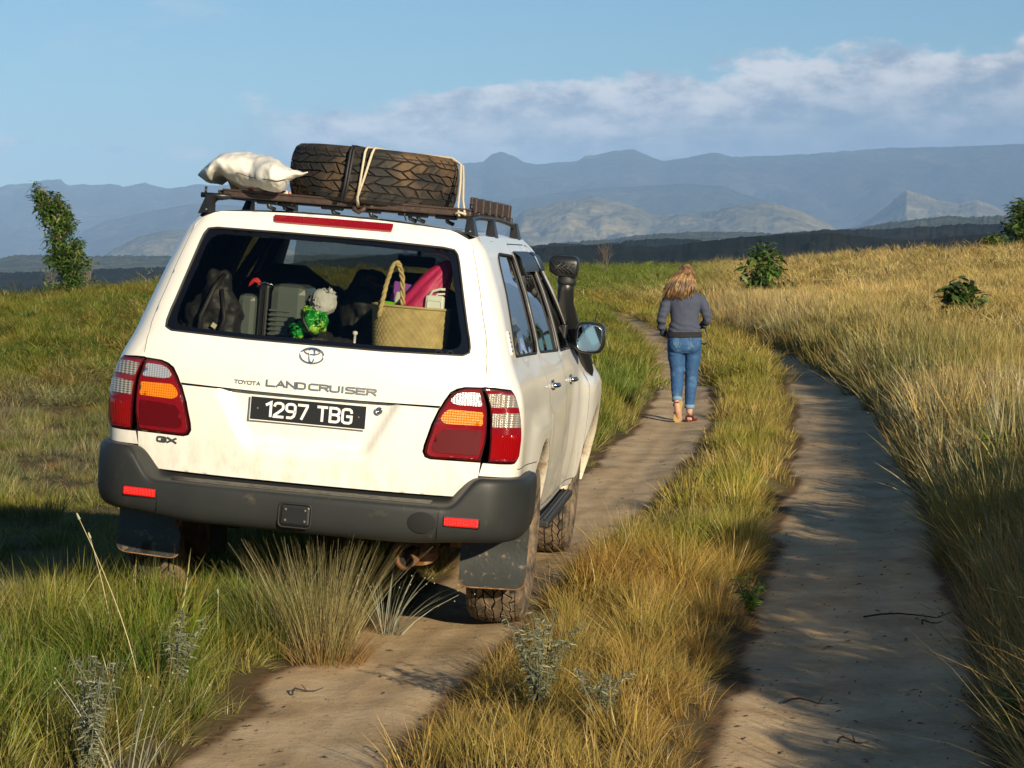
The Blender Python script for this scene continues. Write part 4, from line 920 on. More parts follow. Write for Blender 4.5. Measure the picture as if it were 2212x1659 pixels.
for (a, b, z) in ((-.795, -.642, .602), (.651, .810, .601)):
    c = .5*(a+b); ang = math.atan((bump_y(b)-bump_y(a))/(b-a)); Mx = Matrix.Translation((c, bump_y(c)+.002, z)) @ Matrix.Rotation(ang, 4, 'Z')
    rf = MB(); rf.box(-.077, .077, -.009, .01, -.0195, .0195, .007, Mx); rf.build('reflector', M_REFL, bump)
    rf = MB(); rf.box(-.083, .083, -.003, .01, -.0255, .0255, .008, Mx); rf.build('reflector_frame', M_BLK, bump)
tw = MB(); tw.box(-.068, .068, -.101, -.09, .522, .615, .012); tc_ = tw.build('tow_cover', M_BLK, bump)
fr = MB()
for P in [[(-.072, .516), (.072, .516), (.072, .621), (-.072, .621)]]:
    pts = rounded(P, .022, 5); fr.tube([(x, -.101, z) for x, z in pts]+[(pts[0][0], -.101, pts[0][1])], .0045, 6, cap=False)
fr.build('cover_rim', M_BUMP, tc_)
for x in (-.042, .045):
    for z in (.546, .594): bt = MB(); bt.lathe([(0, .004), (.005, .003), (.006, 0)], 10, Matrix.Translation((x, -.104, z)) @ Matrix.Rotation(pi/2, 4, 'X')); bt.build('bolt', M_STEEL, tc_)
pg = MB(); pg.lathe([(0, .001), (.061, .001), (.064, 0)], 32, Matrix.Translation((.560, bump_y(.56)-.0015, .588)) @ Matrix.Rotation(.09, 4, 'Z') @ Matrix.Rotation(pi/2, 4, 'X') @ Matrix.Diagonal((1, .74, 1, 1))); pg.build('round_plug', mat('plug_plastic', (.013, .014, .014), .7, spec=.2), bump)
for xs in (-.63, .63):
    q = MB(); q.tube([(xs, bump_y(xs)+.006, .655), (xs, bump_y(xs)-.0005, .625), (xs, bump_y(xs)-.0005, .56), (xs, bump_y(xs)+.012, .51)], .0016, 5); q.build('bumper_seam', M_TRIM, bump)
pd = MB()
for i in range(4):
    yy = -.042+.020*i; pd.tube([(x, yy+.060*(abs(x)/.78)**2.6, .6695+.0045*(i > 0)) for x in np.linspace(-.585, .585, 13)], .0042, 5)
pd.build('step_pad', mat('worn_plastic', (.085, .08, .068), .7, var=.4, vs=30), bump)
# --- mud flaps
for sg, (x0, x1) in ((1, (.668, .985)), (-1, (-.955, -.645))):
    out = rounded([(x0, .54), (x1, .54), (x1, .247), (x0+.01, .235)] if sg > 0 else [(x0, .54), (x1, .54), (x1-.01, .235), (x0, .247)], [0, 0, .05, .05])
    fl = panel('mud_flap', out, lambda x, z: np.array([x, .556-.02*ssf((.42-z)/.1)+.03*(.34-z), z]), M_FLAP, car, step=.05, thick=.012)
    rr = MB(); b_ = [(x, .545, z-.003) for x, z in out if z < .33]; rr.tube(b_, .005, 6); rr.build('rusty_edge', M_RUST, fl)
hb = MB(); hb.tube([(-.655, .50, .49), (-.655, .48, .45), (-.653, .46, .415), (-.655, .44, .40)], .013, 8); hb.tube([(-.655, .45, .47), (-.655, .45, .43)], .018, 8); hb.build('tow_hook', M_RUST, car)
# --- exhaust
ex = MB(); T_ = lambda y: (.462+.05*(y-.30), y, .372+.02*(y-.3))
ex.tube([T_(y) for y in (.235, .24, .5, .9)], [.043, .043, .043, .043], 20, cap=False); ex.tube([T_(y) for y in (.236, .5)], .038, 20, cap=False); ex.build('exhaust_pipe', M_RUST, car)
ei = MB(); ei.lathe([(0, 0), (.037, 0)], 20, Matrix.Translation(T_(.30)) @ Matrix.Rotation(pi/2, 4, 'X')); ei.build('exhaust_inside', M_UNDER, car)
eh = MB(); eh.lathe([(.0, .0), (.085, .0), (.09, -.01), (.088, -.03)], 24, Matrix.Translation((.475, .42, .385)) @ Matrix.Rotation(pi/2, 4, 'X') @ Matrix.Diagonal((1.25, .68, 1, 1))); eh.tube([(.515, .36, .425), (.515, .355, .375)], .011, 8); eh.build('exhaust_bracket', M_RUST, car)
# --- underbody
ub = MB(); ub.box(-.72, .72, .16, 4.5, .50, .64, .02); ub.box(-.60, .60, .30, .80, .44, .52, .03); ub.tube([(-.66, 1.05, .40), (.66, 1.05, .40)], .055, 12); ub.lathe([(0, -.1), (.09, -.08), (.14, 0), (.09, .08), (0, .1)], 16, Matrix.Translation((0, 1.05, .40)) @ Matrix.Rotation(pi/2, 4, 'X'))
for sx in (-.5, .5): ub.box(sx-.04, sx+.04, .25, 4.3, .45, .52, .01); ub.tube([(sx, .95, .42), (sx, .9, .62)], .05, 10); ub.box(sx-.03, sx+.03, 1.0, 2.0, .34, .42, .01)
ub.box(-.5, .5, 1.3, 2.0, .40, .5, .03); ub.box(-.55, -.48, .70, .78, .25, .44, .01)
ub.build('underbody', M_UNDER, car)
# --- wheels
def tread_blocks(mb, R0, Wd, rows, cols, seed, hgt=.010, shrink_=.86):
    rg = random.Random(seed); J = {}
    def jit(i, j):
        k = (i, j % (rows*2)); 
        if k not in J: J[k] = (rg.uniform(-.24, .24), rg.uniform(-.26, .26))
        return J[k]
    cw = Wd/(cols); rh = 2*pi/rows
    def vert(i, j):   # honeycomb corner grid: i across (0..cols), j around in half steps
        a, b = jit(i, j); return ((i-cols/2)*cw+a*cw*(0 if i in (0, cols) else 1), (j*.5+b*.5+.30*((i % 2)*2-1))*rh)
    for c in range(cols):
        for r in range(rows):
            o = c % 2; j = 2*r+o
            poly = [vert(c, j), vert(c+1, j), vert(c+1, j+1), vert(c+1, j+2), vert(c, j+2), vert(c, j+1)]
            poly = [poly[0], poly[1], poly[2], poly[3], poly[4], poly[5]]
            cxm = sum(p[0] for p in poly)/6; cam_ = sum(p[1] for p in poly)/6
            V = []
            for lev in (0, 1):
                for (x, a) in poly:
                    s_ = shrink_*(1 if lev == 0 else .93); xx = cxm+(x-cxm)*s_; aa = cam_+(a-cam_)*s_
                    rr = R0-.020*(abs(xx)/(Wd/2))**3+(hgt if lev else -.004); V.append(Vector((rr*cos(aa), rr*sin(aa), xx)))
            V = [V[i] for i in range(12)]
            F = [(6, 7, 8, 9, 10, 11)]+[(k, (k+1) % 6, 6+(k+1) % 6, 6+k) for k in range(6)]
            mb.add(V, F, False)
    # shoulder lugs
    for sd in (1, -1):
        for r in range(rows):
            a0 = (r+.1+(.25 if sd > 0 else 0))*rh; a1 = a0+rh*.72; V = []
            for a in (a0, a1):
                for (x, rr) in ((Wd/2-.004, R0-.018+hgt*.9), (Wd/2+.012, R0-.034+hgt*.5), (Wd/2+.013, R0-.060), (Wd/2-.004, R0-.060)): V.append(Vector((rr*cos(a), rr*sin(a), sd*x)))
            mb.add(V, [(0, 1, 2, 3)[::-1], (4, 5, 6, 7), (0, 1, 5, 4), (1, 2, 6, 5), (2, 3, 7, 6)], False)
def make_wheel(parent_, M_, tread_mat, rimm, seed, name='wheel'):
    w = bpy.data.objects.new(name, None); COL.objects.link(w); w.empty_display_size = .1
    R0, Wd = .394, .245
    prof = [(.215, -.105), (.235, -.118), (.26, -.130), (.31, -.140), (.345, -.136), (.372, -.125), (.386, -.105), (.391, -.06), (.392, 0), (.391, .06), (.386, .105), (.372, .125), (.345, .136), (.31, .140), (.26, .130), (.235, .118), (.215, .105), (.20, .08), (.20, -.08)]
    t = MB(); t.lathe([(r-.006 if r > .38 else r, h) for r, h in prof], 64, None, close=True); ty_ = t.build('tyre', M_GROOVE if tread_mat is M_TYRES else tread_mat, w)
    ty_.data.materials.clear(); ty_.data.materials.append(tread_mat)
    b = MB(); tread_blocks(b, R0-.004, Wd, 32, 6, seed); b.build('tread', tread_mat, ty_)
    g_ = MB(); g_.lathe([(.3875, -.105), (.390, -.05), (.391, 0), (.390, .05), (.3875, .105)], 64); g_.build('tread_groove', M_GROOVE, ty_)
    if rimm:
        r = MB(); r.lathe([(.205, .10), (.20, .085), (.185, .06), (.15, .045), (.09, .05), (.05, .07), (0, .07)], 40); r.lathe([(.205, -.10), (.195, -.06), (.12, -.03), (0, -.03)], 40); r.build('rim', M_STEEL, w)
    return w
w0 = make_wheel(car, None, M_TYRE, True, 5); w0.parent = car
for i, (sg, y) in enumerate(((1, 1.05), (-1, 1.05), (1, 3.90), (-1, 3.90))):
    w = w0 if i == 0 else w0.copy()
    if i:
        COL.objects.link(w); w.parent = car
        for ch in w0.children:
            c = ch.copy(); COL.objects.link(c); c.parent = w
            for g_ in ch.children: d = g_.copy(); COL.objects.link(d); d.parent = c
    w.matrix_local = Matrix.Translation((sg*.825, y, .402)) @ Matrix.Rotation(sg*pi/2, 4, 'Y') @ Matrix.Rotation(.35*i, 4, 'Z')
# --- roof rails and rack
for sg in (1, -1):
    rl = MB(); X = .612
    rl.tube([(sg*X, .36, 1.872), (sg*(X-.002), .42, 1.90), (sg*(X-.01), .52, 1.936), (sg*(X-.015), .8, 1.948), (sg*(X-.015), 1.7, 1.950), (sg*(X-.01), 2.35, 1.935), (sg*X, 2.55, 1.905), (sg*X, 2.68, 1.862)], [.016, .018, .017, .015, .015, .015, .016, .014], 8, flat=.8)
    o = rl.build('roof_rail', M_BLK, car)
    for yf in (.42, 1.30, 2.45):
        ft = MB(); w_ = .05; ft.loft([[(sg*(X-.02), yf-w_*1.4, 1.868), (sg*(X+.03), yf-w_*1.4, 1.858), (sg*(X+.03), yf+w_*1.4, 1.858), (sg*(X-.02), yf+w_*1.4, 1.868)], [(sg*(X-.02), yf-w_*.5, 1.945), (sg*(X+.008), yf-w_*.5, 1.945), (sg*(X+.008), yf+w_, 1.945), (sg*(X-.02), yf+w_, 1.945)]], True, False); ft.build('rail_foot', M_BLK, o)
rack = MB(); rack.box(-.56, .60, .475, .525, 1.945, 1.972, .006); rack.box(-.565, .60, .475, .515, 1.972, 1.982, .003)
rk = rack.build('roof_rack', M_BROWN, car)
for yb in (.85, 1.25, 1.65, 2.05, 2.4): b = MB(); b.box(-.60, .60, yb-.02, yb+.02, 1.945, 1.972, .004); b.build('rack_bar', M_BROWN, rk)
for sg, ya_, yb_ in ((-1, .5, 2.42), (1, .5, 2.42)):
    b = MB(); b.box(sg*.575-.015, sg*.575+.015, ya_, yb_, 1.95, 1.975, .004); b.build('rack_bar', M_BROWN, rk)
b = MB(); b.box(.586, .600, .52, 2.3, 1.972, 2.035, .003); 
for i in range(6): b.box(.578, .608, .62+.3*i, .66+.3*i, 1.965, 2.038, .003)
b.build('rack_side_board', M_BROWN, rk)
b = MB()
for xs in np.linspace(-.5, .5, 6): b.box(xs-.035, xs+.035, .55, 2.35, 1.950, 1.960, .003)
b.build('rack_slat', M_BROWN, rk)
b = MB()
for (x, y) in ((-.36, .53), (-.30, .60), (-.06, .55), (.12, .53), (.30, .56), (.34, .55), (.47, .6)):
    b.tube([(x, y, 1.95), (x+.01, y, 1.915), (x+.035, y+.02, 1.905)], .010, 6); b.box(x-.05, x+.05, y-.01, y+.05, 1.925, 1.946, .006)
b.tube([(-.66, .47, 1.945), (-.52, .47, 1.948)], .012, 8); b.tube([(-.64, .47, 1.945), (-.64, .47, 1.985)], .006, 6)
b.tube([(.60, .50, 1.975), (.595, .5, 2.005)], .008, 6); b.tube([(.30, .50, 1.95), (.29, .49, 1.93), (.30, .50, 1.905)], .0035, 5)
b.build('rack_clamp', M_BLK, rk, kind='stuff')
hk = MB(); hk.tube([(.062, .455, 1.955), (.064, .448, 1.935), (.085, .446, 1.925), (.108, .448, 1.94), (.110, .455, 1.955)], .012, 8); hk.build('rope_hook', M_BROWN, rk)
# --- snorkel
sn = MB(); SNX = lambda x, z, y: (x, y, z)
sn.tube([(.955, 3.80, 1.02), (.965, 3.72, 1.12), (.955, 3.60, 1.20), (.925, 3.45, 1.30), (.885, 3.32, 1.42), (.862, 3.22, 1.52), (.858, 3.18, 1.60), (.860, 3.17, 1.655)], [.055, .06, .056, .052, .050, .047, .047, .047], 16)
sk = sn.build('snorkel', M_BLK, car)
nk = MB(); nk.tube([(.860, 3.17, 1.630), (.861, 3.17, 1.645), (.862, 3.17, 1.70)], [.052, .053, .050], 16); nk.build('snorkel_clamp', M_RUB, sk)
hd = MB(); hd.loft([[(.80, 3.12, 1.672), (.91, 3.12, 1.665), (.91, 3.24, 1.665), (.80, 3.24, 1.672)], [(.762, 3.10, 1.695), (.918, 3.10, 1.688), (.918, 3.26, 1.69), (.765, 3.26, 1.695)], [(.756, 3.09, 1.755), (.922, 3.09, 1.755), (.922, 3.27, 1.76), (.758, 3.27, 1.76)], [(.768, 3.10, 1.782), (.915, 3.10, 1.782), (.915, 3.27, 1.785), (.77, 3.27, 1.785)], [(.79, 3.12, 1.792), (.895, 3.12, 1.792), (.89, 3.25, 1.793), (.80, 3.25, 1.793)]], True, True)
hd_ = hd.build('snorkel_head', M_BLK, sk); mo = hd_.modifiers.new('b', 'BEVEL'); mo.width = .010; mo.segments = 2
gr = MB()
for i in range(5): x0 = .775+.028*i; gr.tube([(max(.770, x0-.05), 3.086, 1.755), (min(.905, x0+.05), 3.086, 1.695)], .0032, 4)
for i in range(4): x0 = .80+.03*i; gr.tube([(x0+.035 if x0+.035 < .905 else .905, 3.084, 1.750), (x0-.03, 3.084, 1.700)], .0032, 4)
gr.build('intake_grille', M_FLAP, hd_)
br = MB(); br.box(.815, .850, 3.20, 3.215, 1.405, 1.46, .003)
for z in (1.418, 1.446): br.lathe([(0, .006), (.009, .004), (.010, 0)], 10, Matrix.Translation((.835, 3.198, z)) @ Matrix.Rotation(pi/2, 4, 'X'))
br.build('snorkel_bracket', M_STEEL, sk)
# --- door mirrors
for sg in (1, -1):
    mm = MB(); cx_, cz_ = sg*1.022, 1.338
    def ringm(w, h, y, n=20): return [(cx_+w*abs(cos(2*pi*k/n))**.55*(1 if cos(2*pi*k/n) > 0 else -1), y, cz_+h*abs(sin(2*pi*k/n))**.6*(1 if sin(2*pi*k/n) > 0 else -1)) for k in range(n)]
    mm.loft([ringm(.080, .084, 3.10), ringm(.086, .090, 3.115), ringm(.088, .090, 3.16), ringm(.074, .078, 3.21), ringm(.035, .045, 3.235)])
    mi_ = mm.build('door_mirror', M_BLK, car)
    ch = MB(); ch.loft([[(p[0]+sg*.006, p[1], p[2]+.004) for p in ringm(.084, .086, y)] for y in (3.135, 3.17)]+[[(p[0]+sg*.006, p[1], p[2]+.004) for p in ringm(.070, .074, 3.218)], [(p[0], p[1], p[2]) for p in ringm(.03, .04, 3.242)]]); ch.build('mirror_cap', M_CHROME, mi_)
    gl = MB(); V = ringm(.068, .072, 3.098); gl.add(V, [tuple(range(20)) if sg < 0 else tuple(range(20))[::-1]], False)
    g1 = gl.build('mirror_glass', mat('mirror_silver', (.22, .36, .50), .02, metal=1), mi_)
    rm = MB(); rm.tube(ringm(.070, .074, 3.098)+[ringm(.070, .074, 3.098)[0]], .003, 5, cap=False); rm.build('mirror_rim', M_CHROME, mi_)
    am = MB(); am.box(sg*.86, sg*.98, 3.17, 3.23, 1.262, 1.30, .01); am.box(sg*.85, sg*.885, 3.12, 3.36, 1.255, 1.40, .008); am.build('mirror_arm', M_BLK, mi_)
an = MB(); an.tube([(.955, 4.35, 1.10), (.975, 4.33, 1.45)], .003, 5); an.build('aerial', M_BLK, car)
si = MB(); si.lathe([(0, .012), (.016, .008), (.02, 0)], 14, Matrix.Translation((1.012, 3.62, 1.06)) @ Matrix.Rotation(pi/2, 4, 'Y')); si.build('side_indicator', M_AMB, car)
# --- cabin
cb = MB(); cb.box(-.80, .80, .16, 3.0, .70, .74); cb.build('cabin_floor', M_TRIM, car)
cb = MB(); cb.box(-.80, .80, .12, 1.35, 1.15, 1.19); cb.build('cargo_shelf', M_TRIM, car)
cb = MB(); cb.box(-.85, .85, 3.12, 3.50, 1.0, 1.24, .05); cb.build('dashboard', M_TRIM, car)
def seat(cx_, y, w, zt, lean=.12, nm='seat'):
    s_ = MB(); n = 20; R = []
    for t in np.linspace(0, 1, 9):
        z = .80+(zt-.80)*t; ww = w*(1 if t < .72 else sqrt(max(.03, 1-((t-.72)/.29)**2.2))); yy = y+lean*t
        R.append([(cx_+ww*abs(cos(2*pi*k/n))**.5*(1 if cos(2*pi*k/n) > 0 else -1), yy+.075*abs(sin(2*pi*k/n))**.6*(1 if sin(2*pi*k/n) > 0 else -1), z) for k in range(n)])
    s_.loft(R); s_.box(cx_-w, cx_+w, y, y+.5, .74, .95, .04); return s_.build(nm, M_SEAT, car)
seat(-.46, 1.60, .29, 1.635); seat(.18, 1.60, .31, 1.645); seat(-.42, 2.50, .24, 1.52); seat(.42, 2.50, .24, 1.52)
pm = MB(); pm.box(-.10, .12, 3.02, 3.04, 1.655, 1.72, .01); pm.tube([(.02, 3.04, 1.70), (.02, 3.06, 1.80)], .012, 6); pm.build('rear_view_mirror', M_BLK, car)
for sg in (1, -1):
    for (y0, y1, t0) in ((1.42, 1.56, 0), (2.36, 2.48, 0)):
        pl = MB(); V = []
        for z in (1.28, 1.45, 1.6, 1.72, 1.83):
            x = BW(z)-.03; V.append([(sg*x, y0+.02, z), (sg*(x-.045), y0+.02, z), (sg*(x-.045), y1, z), (sg*x, y1, z)])
        pl.loft(V, True, False); pl.build('pillar_lining', M_TRIM, car)
pn = MB(); pn.lathe([(.0, .055), (.008, .054), (.012, .048), (.012, .040), (.006, .036), (.006, 0)], 12, Matrix.Translation((.154, .20, 1.335))); pn.build('lock_button', M_PLW, car)
# ------------------------------------------------------------------ load on the roof and luggage inside
def on_car(name, label, cat, p=(0, 0, 0), group=None):
    e = empty(name, label=label, cat=cat, group=group); e.matrix_world = CARM @ Matrix.Translation(p); return e
def fab(name, col, rough=.85, **k): return mat(name, col, rough, var=.12, vs=9, bump=.25, bs=35, **k)
sp = on_car('spare_tyre', 'big off-road tyre lying flat on the roof rack, brown with dried mud', 'tyre', (.089, .80, 2.093))
w_ = make_wheel(None, None, M_TYRES, False, 11); ty_ = w_.children[0]; ty_.parent = sp; bpy.data.objects.remove(w_)
sp.matrix_world = sp.matrix_world @ Matrix.Rotation(.022, 4, 'Y') @ Matrix.Rotation(.4, 4, 'Z') @ Matrix.Diagonal((1, 1, .93, 1))
M_SACK = mat('sack_weave', (.66, .64, .58), .75, var=.08, vs=6, bump=.15, bs=220)
def lerp(x, T): return float(np.interp(x, [t[0] for t in T], [t[1] for t in T]))
TOPC = [(-.715, 2.036), (-.688, 2.081), (-.633, 2.113), (-.579, 2.152), (-.52, 2.166), (-.473, 2.169), (-.414, 2.150), (-.35, 2.141), (-.293, 2.133), (-.234, 2.110), (-.168, 2.084), (-.143, 2.088)]
BOTC = [(-.715, 2.032), (-.682, 2.004), (-.63, 1.990), (-.60, 2.025), (-.57, 2.030), (-.546, 2.008), (-.48, 1.990), (-.415, 1.976), (-.273, 1.978), (-.234, 2.026), (-.16, 2.071), (-.143, 2.083)]
b = MB(); R = []; n = 72
for i in range(90):
    x = -.715+.572*i/89; zt, zb = lerp(x, TOPC), lerp(x, BOTC); c = .5*(zt+zb); h = .5*(zt-zb); d = .25*min(1, ((x+.715)/.10+.05)**.5, ((-.143-x)/.16+.02)**.6); ring = []; cyk = float(np.interp(x, [-.7, -.42, -.30, -.143], [.66, .60, .40, .33])); d *= float(np.interp(x, [-.42, -.30, -.143], [1, .55, .22]))
    for k in range(n):
        a = 2*pi*k/n; yy = cyk+d*cos(a); zz = c+h*sin(a)*(1 if sin(a) > 0 else .9)
        p = Vector((x, yy, zz)); f = mnoise.fractal(Vector((x*7, yy*6+zz*3, zz*9+x*4)), 1, 2.2, 4)*.017+abs(mnoise.noise(Vector((x*6+zz*13, yy*5, zz*17-x*9))))*-.015*min(1, h/.03)
        nn = Vector((0, cos(a), sin(a))); ring.append(p+nn*f*min(1, h/.04))
    R.append(ring)
b.loft(R); sk_ = on_car('white_sack', 'crumpled white woven sack lying on the left end of the roof rack', 'sack'); sb_ = b.build('sack_cloth', M_SACK, sk_)
b = MB(); b.tube([(x, float(np.interp(x, [-.7, -.42, -.30, -.143], [.66, .60, .40, .33]))-.245*float(np.interp(x, [-.42, -.30, -.143], [1, .55, .22]))*min(1, ((-.143-x)/.16+.02)**.6), lerp(x, BOTC)*.45+lerp(x, TOPC)*.55-.03+.08*(x+.45)**2) for x in np.linspace(-.48, -.20, 26)], .0016, 4); b.build('seam_thread', M_TRIM, sb_)
wd = on_car('wooden_stick', 'short rough wooden stick standing under the left corner of the white sack', 'wood', (-.54, .56, 1.96))
b = MB(); b.tube([(.022, 0, .0), (.008, 0, .04), (-.012, .005, .08), (-.024, .01, .11)], [.019, .017, .020, .015], 8); b.build('stick', mat('weathered_wood', (.32, .20, .11), .8, var=.3, vs=40, bump=.4, bs=60), wd)
cr = on_car('printed_bag', 'folded bag with red print wedged beneath the white sack on the rack', 'bag', (-.40, .62, 1.963))
b = MB(); b.box(-.12, .13, -.06, .10, 0, .035, .012); b.build('bag_cloth', mat('red_print', (.58, .50, .44), .8, var=.1, vs=10, col2=(.42, .05, .03), c2s=30, c2t=(.5, .53)), cr)
M_ROPE = mat('rope_fibre', (.62, .54, .38), .85, bump=.6, bs=300)
yf = lambda x, extra=.0: .80-sqrt(max(0, .405**2-(x-.089)**2))-.008-extra
b = MB()
for q in (((.083, .45, 1.95), (.085, yf(.085, .004), 1.985), (.094, yf(.09), 2.10), (.103, yf(.10), 2.20), (.106, yf(.1)+.03, 2.222), (.12, .8, 2.226), (.13, 1.19, 2.225), (.13, 1.24, 2.0)),
          ((.078, .45, 1.952), (.084, yf(.085, .004), 1.99), (.110, yf(.11), 2.09), (.135, yf(.13), 2.195), (.140, yf(.13)+.03, 2.222), (.155, .8, 2.226), (.16, 1.18, 2.225), (.16, 1.24, 2.0))):
    b.tube(q, .0058, 7)
rp = on_car('rope', 'pale rope knotted to the rack hook and passed over the middle of the spare tyre', 'rope'); b.build('rope_line', M_ROPE, rp)
b = MB()
for q in (((.548, .46, 1.945), (.535, .50, 1.99), (.522, .62, 2.10), (.508, .70, 2.185), (.46, .74, 2.214), (.37, .76, 2.219), (.10, .95, 2.228)), ((.575, .46, 1.95), (.553, .52, 2.02), (.530, .66, 2.12), (.514, .74, 2.18), (.44, .79, 2.218), (.3, .86, 2.22)), ((.53, .46, 1.955), (.55, .455, 1.962), (.58, .46, 1.955))):
    b.tube(q, .0055, 7)
rp = on_car('rope', 'pale rope tied down over the right end of the spare tyre', 'rope'); b.build('rope_line', M_ROPE, rp)
b = MB()
for x0, dx in ((.050, -.026), (.036, -.024)):
    b.tube([(x0+dx, yf(x0, .004), 1.972), (x0+dx*.6, yf(x0, .004), 2.05), (x0, yf(x0, .004), 2.20), (x0+.002, yf(x0)+.04, 2.226), (x0+.01, .9, 2.23)], .006, 6, flat=.5)
rp = on_car('black_strap', 'black strap round the muddy tyre beside the pale rope', 'strap'); b.build('strap_band', M_RUB, rp)

# --- luggage behind the rear window
M_CASE = mat('case_shell', (.10, .125, .12), .28, coat=.6)
sc2 = on_car('grey_suitcase', 'grey hard-shell suitcase with ribbed side standing behind the rear window', 'suitcase', (-.29, .62, 1.19))
b = MB(); b.box(-.165, -.072, -.15, .12, 0, .315, .03); b.build('shell', M_CASE, sc2)
b = MB(); b.box(-.018, .165, -.15, .15, 0, .375, .045); shl = b.build('shell', M_CASE, sc2)
for i in range(6): b = MB(); b.box(-.010, .11-.004*i, -.158, -.148, .135+.022*i, .145+.022*i, .003); b.build('rib', M_CASE, shl)
b = MB(); b.box(-.072, -.018, -.135, .13, 0, .365, .012); b.box(-.062, -.056, -.145, -.13, 0, .34, .002); b.box(-.038, -.032, -.145, -.13, 0, .34, .002); b.build('frame_band', M_BLK, sc2)
b = MB(); b.box(-.15, -.09, -.157, -.148, .06, .13, .01); b.build('side_foot', M_BLK, sc2)
b = MB(); b.tube([(-.085, -.10, .350), (-.075, -.105, .368), (-.05, -.105, .374), (-.02, -.105, .368), (-.005, -.10, .362)], .007, 8); b.build('handle', M_CHROME, sc2)
b = MB(); R = []
for t in np.linspace(0, 1, 9): R.append([(-.12+.06*t+.012*cos(k*pi/4)*sin(pi*t*.9+.3), -.11+.01*sin(k), .352+.03*sin(pi*t)+.012*sin(k*pi/4)*sin(pi*t*.9+.3)) for k in range(8)])
b.loft(R); b.build('red_ribbon', mat('ribbon_red', (.55, .02, .02), .6), sc2)
def blob(name, label, cat, c, boxes, m, noise_=.02, nz_=9, vox=.012, pname='cloth', seed=0):
    e = on_car(name, label, cat, c); mb = MB()
    for (x, y, z, rx, ry, rz) in boxes:
        mb.loft([[(x+rx*sqrt(max(0, 1-t*t))*cos(2*pi*k/16)*1.0, y+ry*sqrt(max(0, 1-t*t))*sin(2*pi*k/16), z+rz*t) for k in range(16)] for t in (-.98, -.9, -.7, -.4, 0, .4, .7, .9, .98)])
    def tx(co): v = co*nz_+Vector((seed, 0, 0)); return noise_*(mnoise.fractal(v, 1, 2, 3)-.6*abs(mnoise.noise(v*1.7)))
    o = organic(pname, mb, vox, m, e, 3, tx); return e, o
M_BPK = fab('black_nylon', (.016, .017, .019), .6)
e, o = blob('black_backpack', 'tall black backpack leaning in the left end of the rear window', 'backpack', (-.57, .45, 1.19), [(.0, .03, .14, .11, .10, .20), (.03, 0, .24, .09, .09, .15), (.10, -.02, .10, .06, .08, .16), (-.05, .02, .10, .08, .10, .20), (.12, -.02, .20, .035, .06, .10), (.02, .03, .36, .07, .06, .06)], M_BPK, .024, 11)
b = MB(); b.tube([(-.03, -.10, .05), (-.02, -.115, .20), (.03, -.09, .34), (.06, -.02, .40)], .011, 6, flat=.4); b.tube([(.05, -.09, .05), (.09, -.11, .2), (.06, -.07, .33)], .010, 6, flat=.4); b.build('strap', M_RUB, e)
b = MB(); b.box(-.052, -.028, -.098, -.094, .150, .172, .001, Matrix.Rotation(.5, 4, 'Y')); b.build('label_tag', mat('tag_cream', (.6, .58, .40), .6), e)
e, o = blob('black_holdall', 'black holdall lying low behind the middle of the rear window', 'bag', (-.08, .42, 1.17), [(.0, 0, .08, .13, .10, .13), (.13, .05, .07, .10, .10, .10), (-.07, -.02, .12, .05, .07, .13)], M_BPK, .026, 12, seed=4)
e, o = blob('black_daypack', 'black daypack with a red zip pull behind the right seat', 'backpack', (.10, 1.05, 1.19), [(0, 0, .22, .17, .12, .24), (.04, -.05, .15, .13, .10, .18), (-.02, .0, .40, .10, .08, .06)], M_BPK, .03, 9, seed=7)
b = MB(); b.tube([(-.03, -.10, .42), (.01, -.12, .40), (.05, -.13, .395)], .006, 6); b.build('zip_pull', mat('zip_red', (.35, .01, .02), .5), e)
e, o = blob('grey_cloth_bag', 'pale grey crumpled cloth bag above the green plastic bag', 'bag', (-.05, .46, 1.44), [(-.01, 0, .05, .052, .05, .075), (.02, .01, .06, .045, .05, .062), (-.04, 0, .02, .03, .04, .04)], fab('grey_cloth', (.52, .54, .55), .8), .016, 13, .006, seed=2)
M_GB = mat('green_print', (.01, .30, .03), .3, var=.2, vs=8, coat=.4, col2=(.32, .62, .06), c2s=17, c2t=(.50, .54), bump=.3, bs=30)
e, o = blob('green_plastic_bag', 'bright green printed plastic bag crumpled against the rear window', 'bag', (-.065, .30, 1.36), [(0, 0, .045, .058, .04, .052), (.03, 0, .055, .045, .04, .045), (-.065, 0, .0, .035, .035, .035), (-.02, 0, .09, .03, .03, .03)], M_GB, .020, 19, .0045, seed=3)
b = MB(); b.tube([(-.035, -.05, .09), (-.03, -.052, .05), (-.005, -.05, .01), (.02, -.045, -.01)], .008, 6, flat=.4); b.build('handle', M_BLK, e)
# --- woven basket
bk = on_car('woven_basket', 'straw basket with a braided handle in the right end of the rear window', 'basket', (.383, .345, 1.19))
M_STRAW = mat('straw_weave', (.52, .41, .18), .7, var=.22, vs=30)
V = []; F = []; NU, NV = 176, 40
for j in range(NV+1):
    t = j/NV; rx, ry = .158+.022*t, .105+.02*t; z = .325*t
    for i in range(NU):
        a = 2*pi*i/NU; wv = .0034*sin(i*pi/2+.3)*cos(j*pi/2+.3); cx_ = cos(a); sx_ = sin(a)
        V.append(((rx+wv)*abs(cx_)**.8*(1 if cx_ > 0 else -1), (ry+wv)*abs(sx_)**.8*(1 if sx_ > 0 else -1), z))
for j in range(NV):
    for i in range(NU): F.append((j*NU+i, j*NU+(i+1) % NU, (j+1)*NU+(i+1) % NU, (j+1)*NU+i))
me = pymesh('basket_body', V, F); nt = M_STRAW.node_tree
o = mobj('basket_body', me, M_STRAW, bk); md = o.modifiers.new('t', 'SOLIDIFY'); md.thickness = .006; md.offset = -1
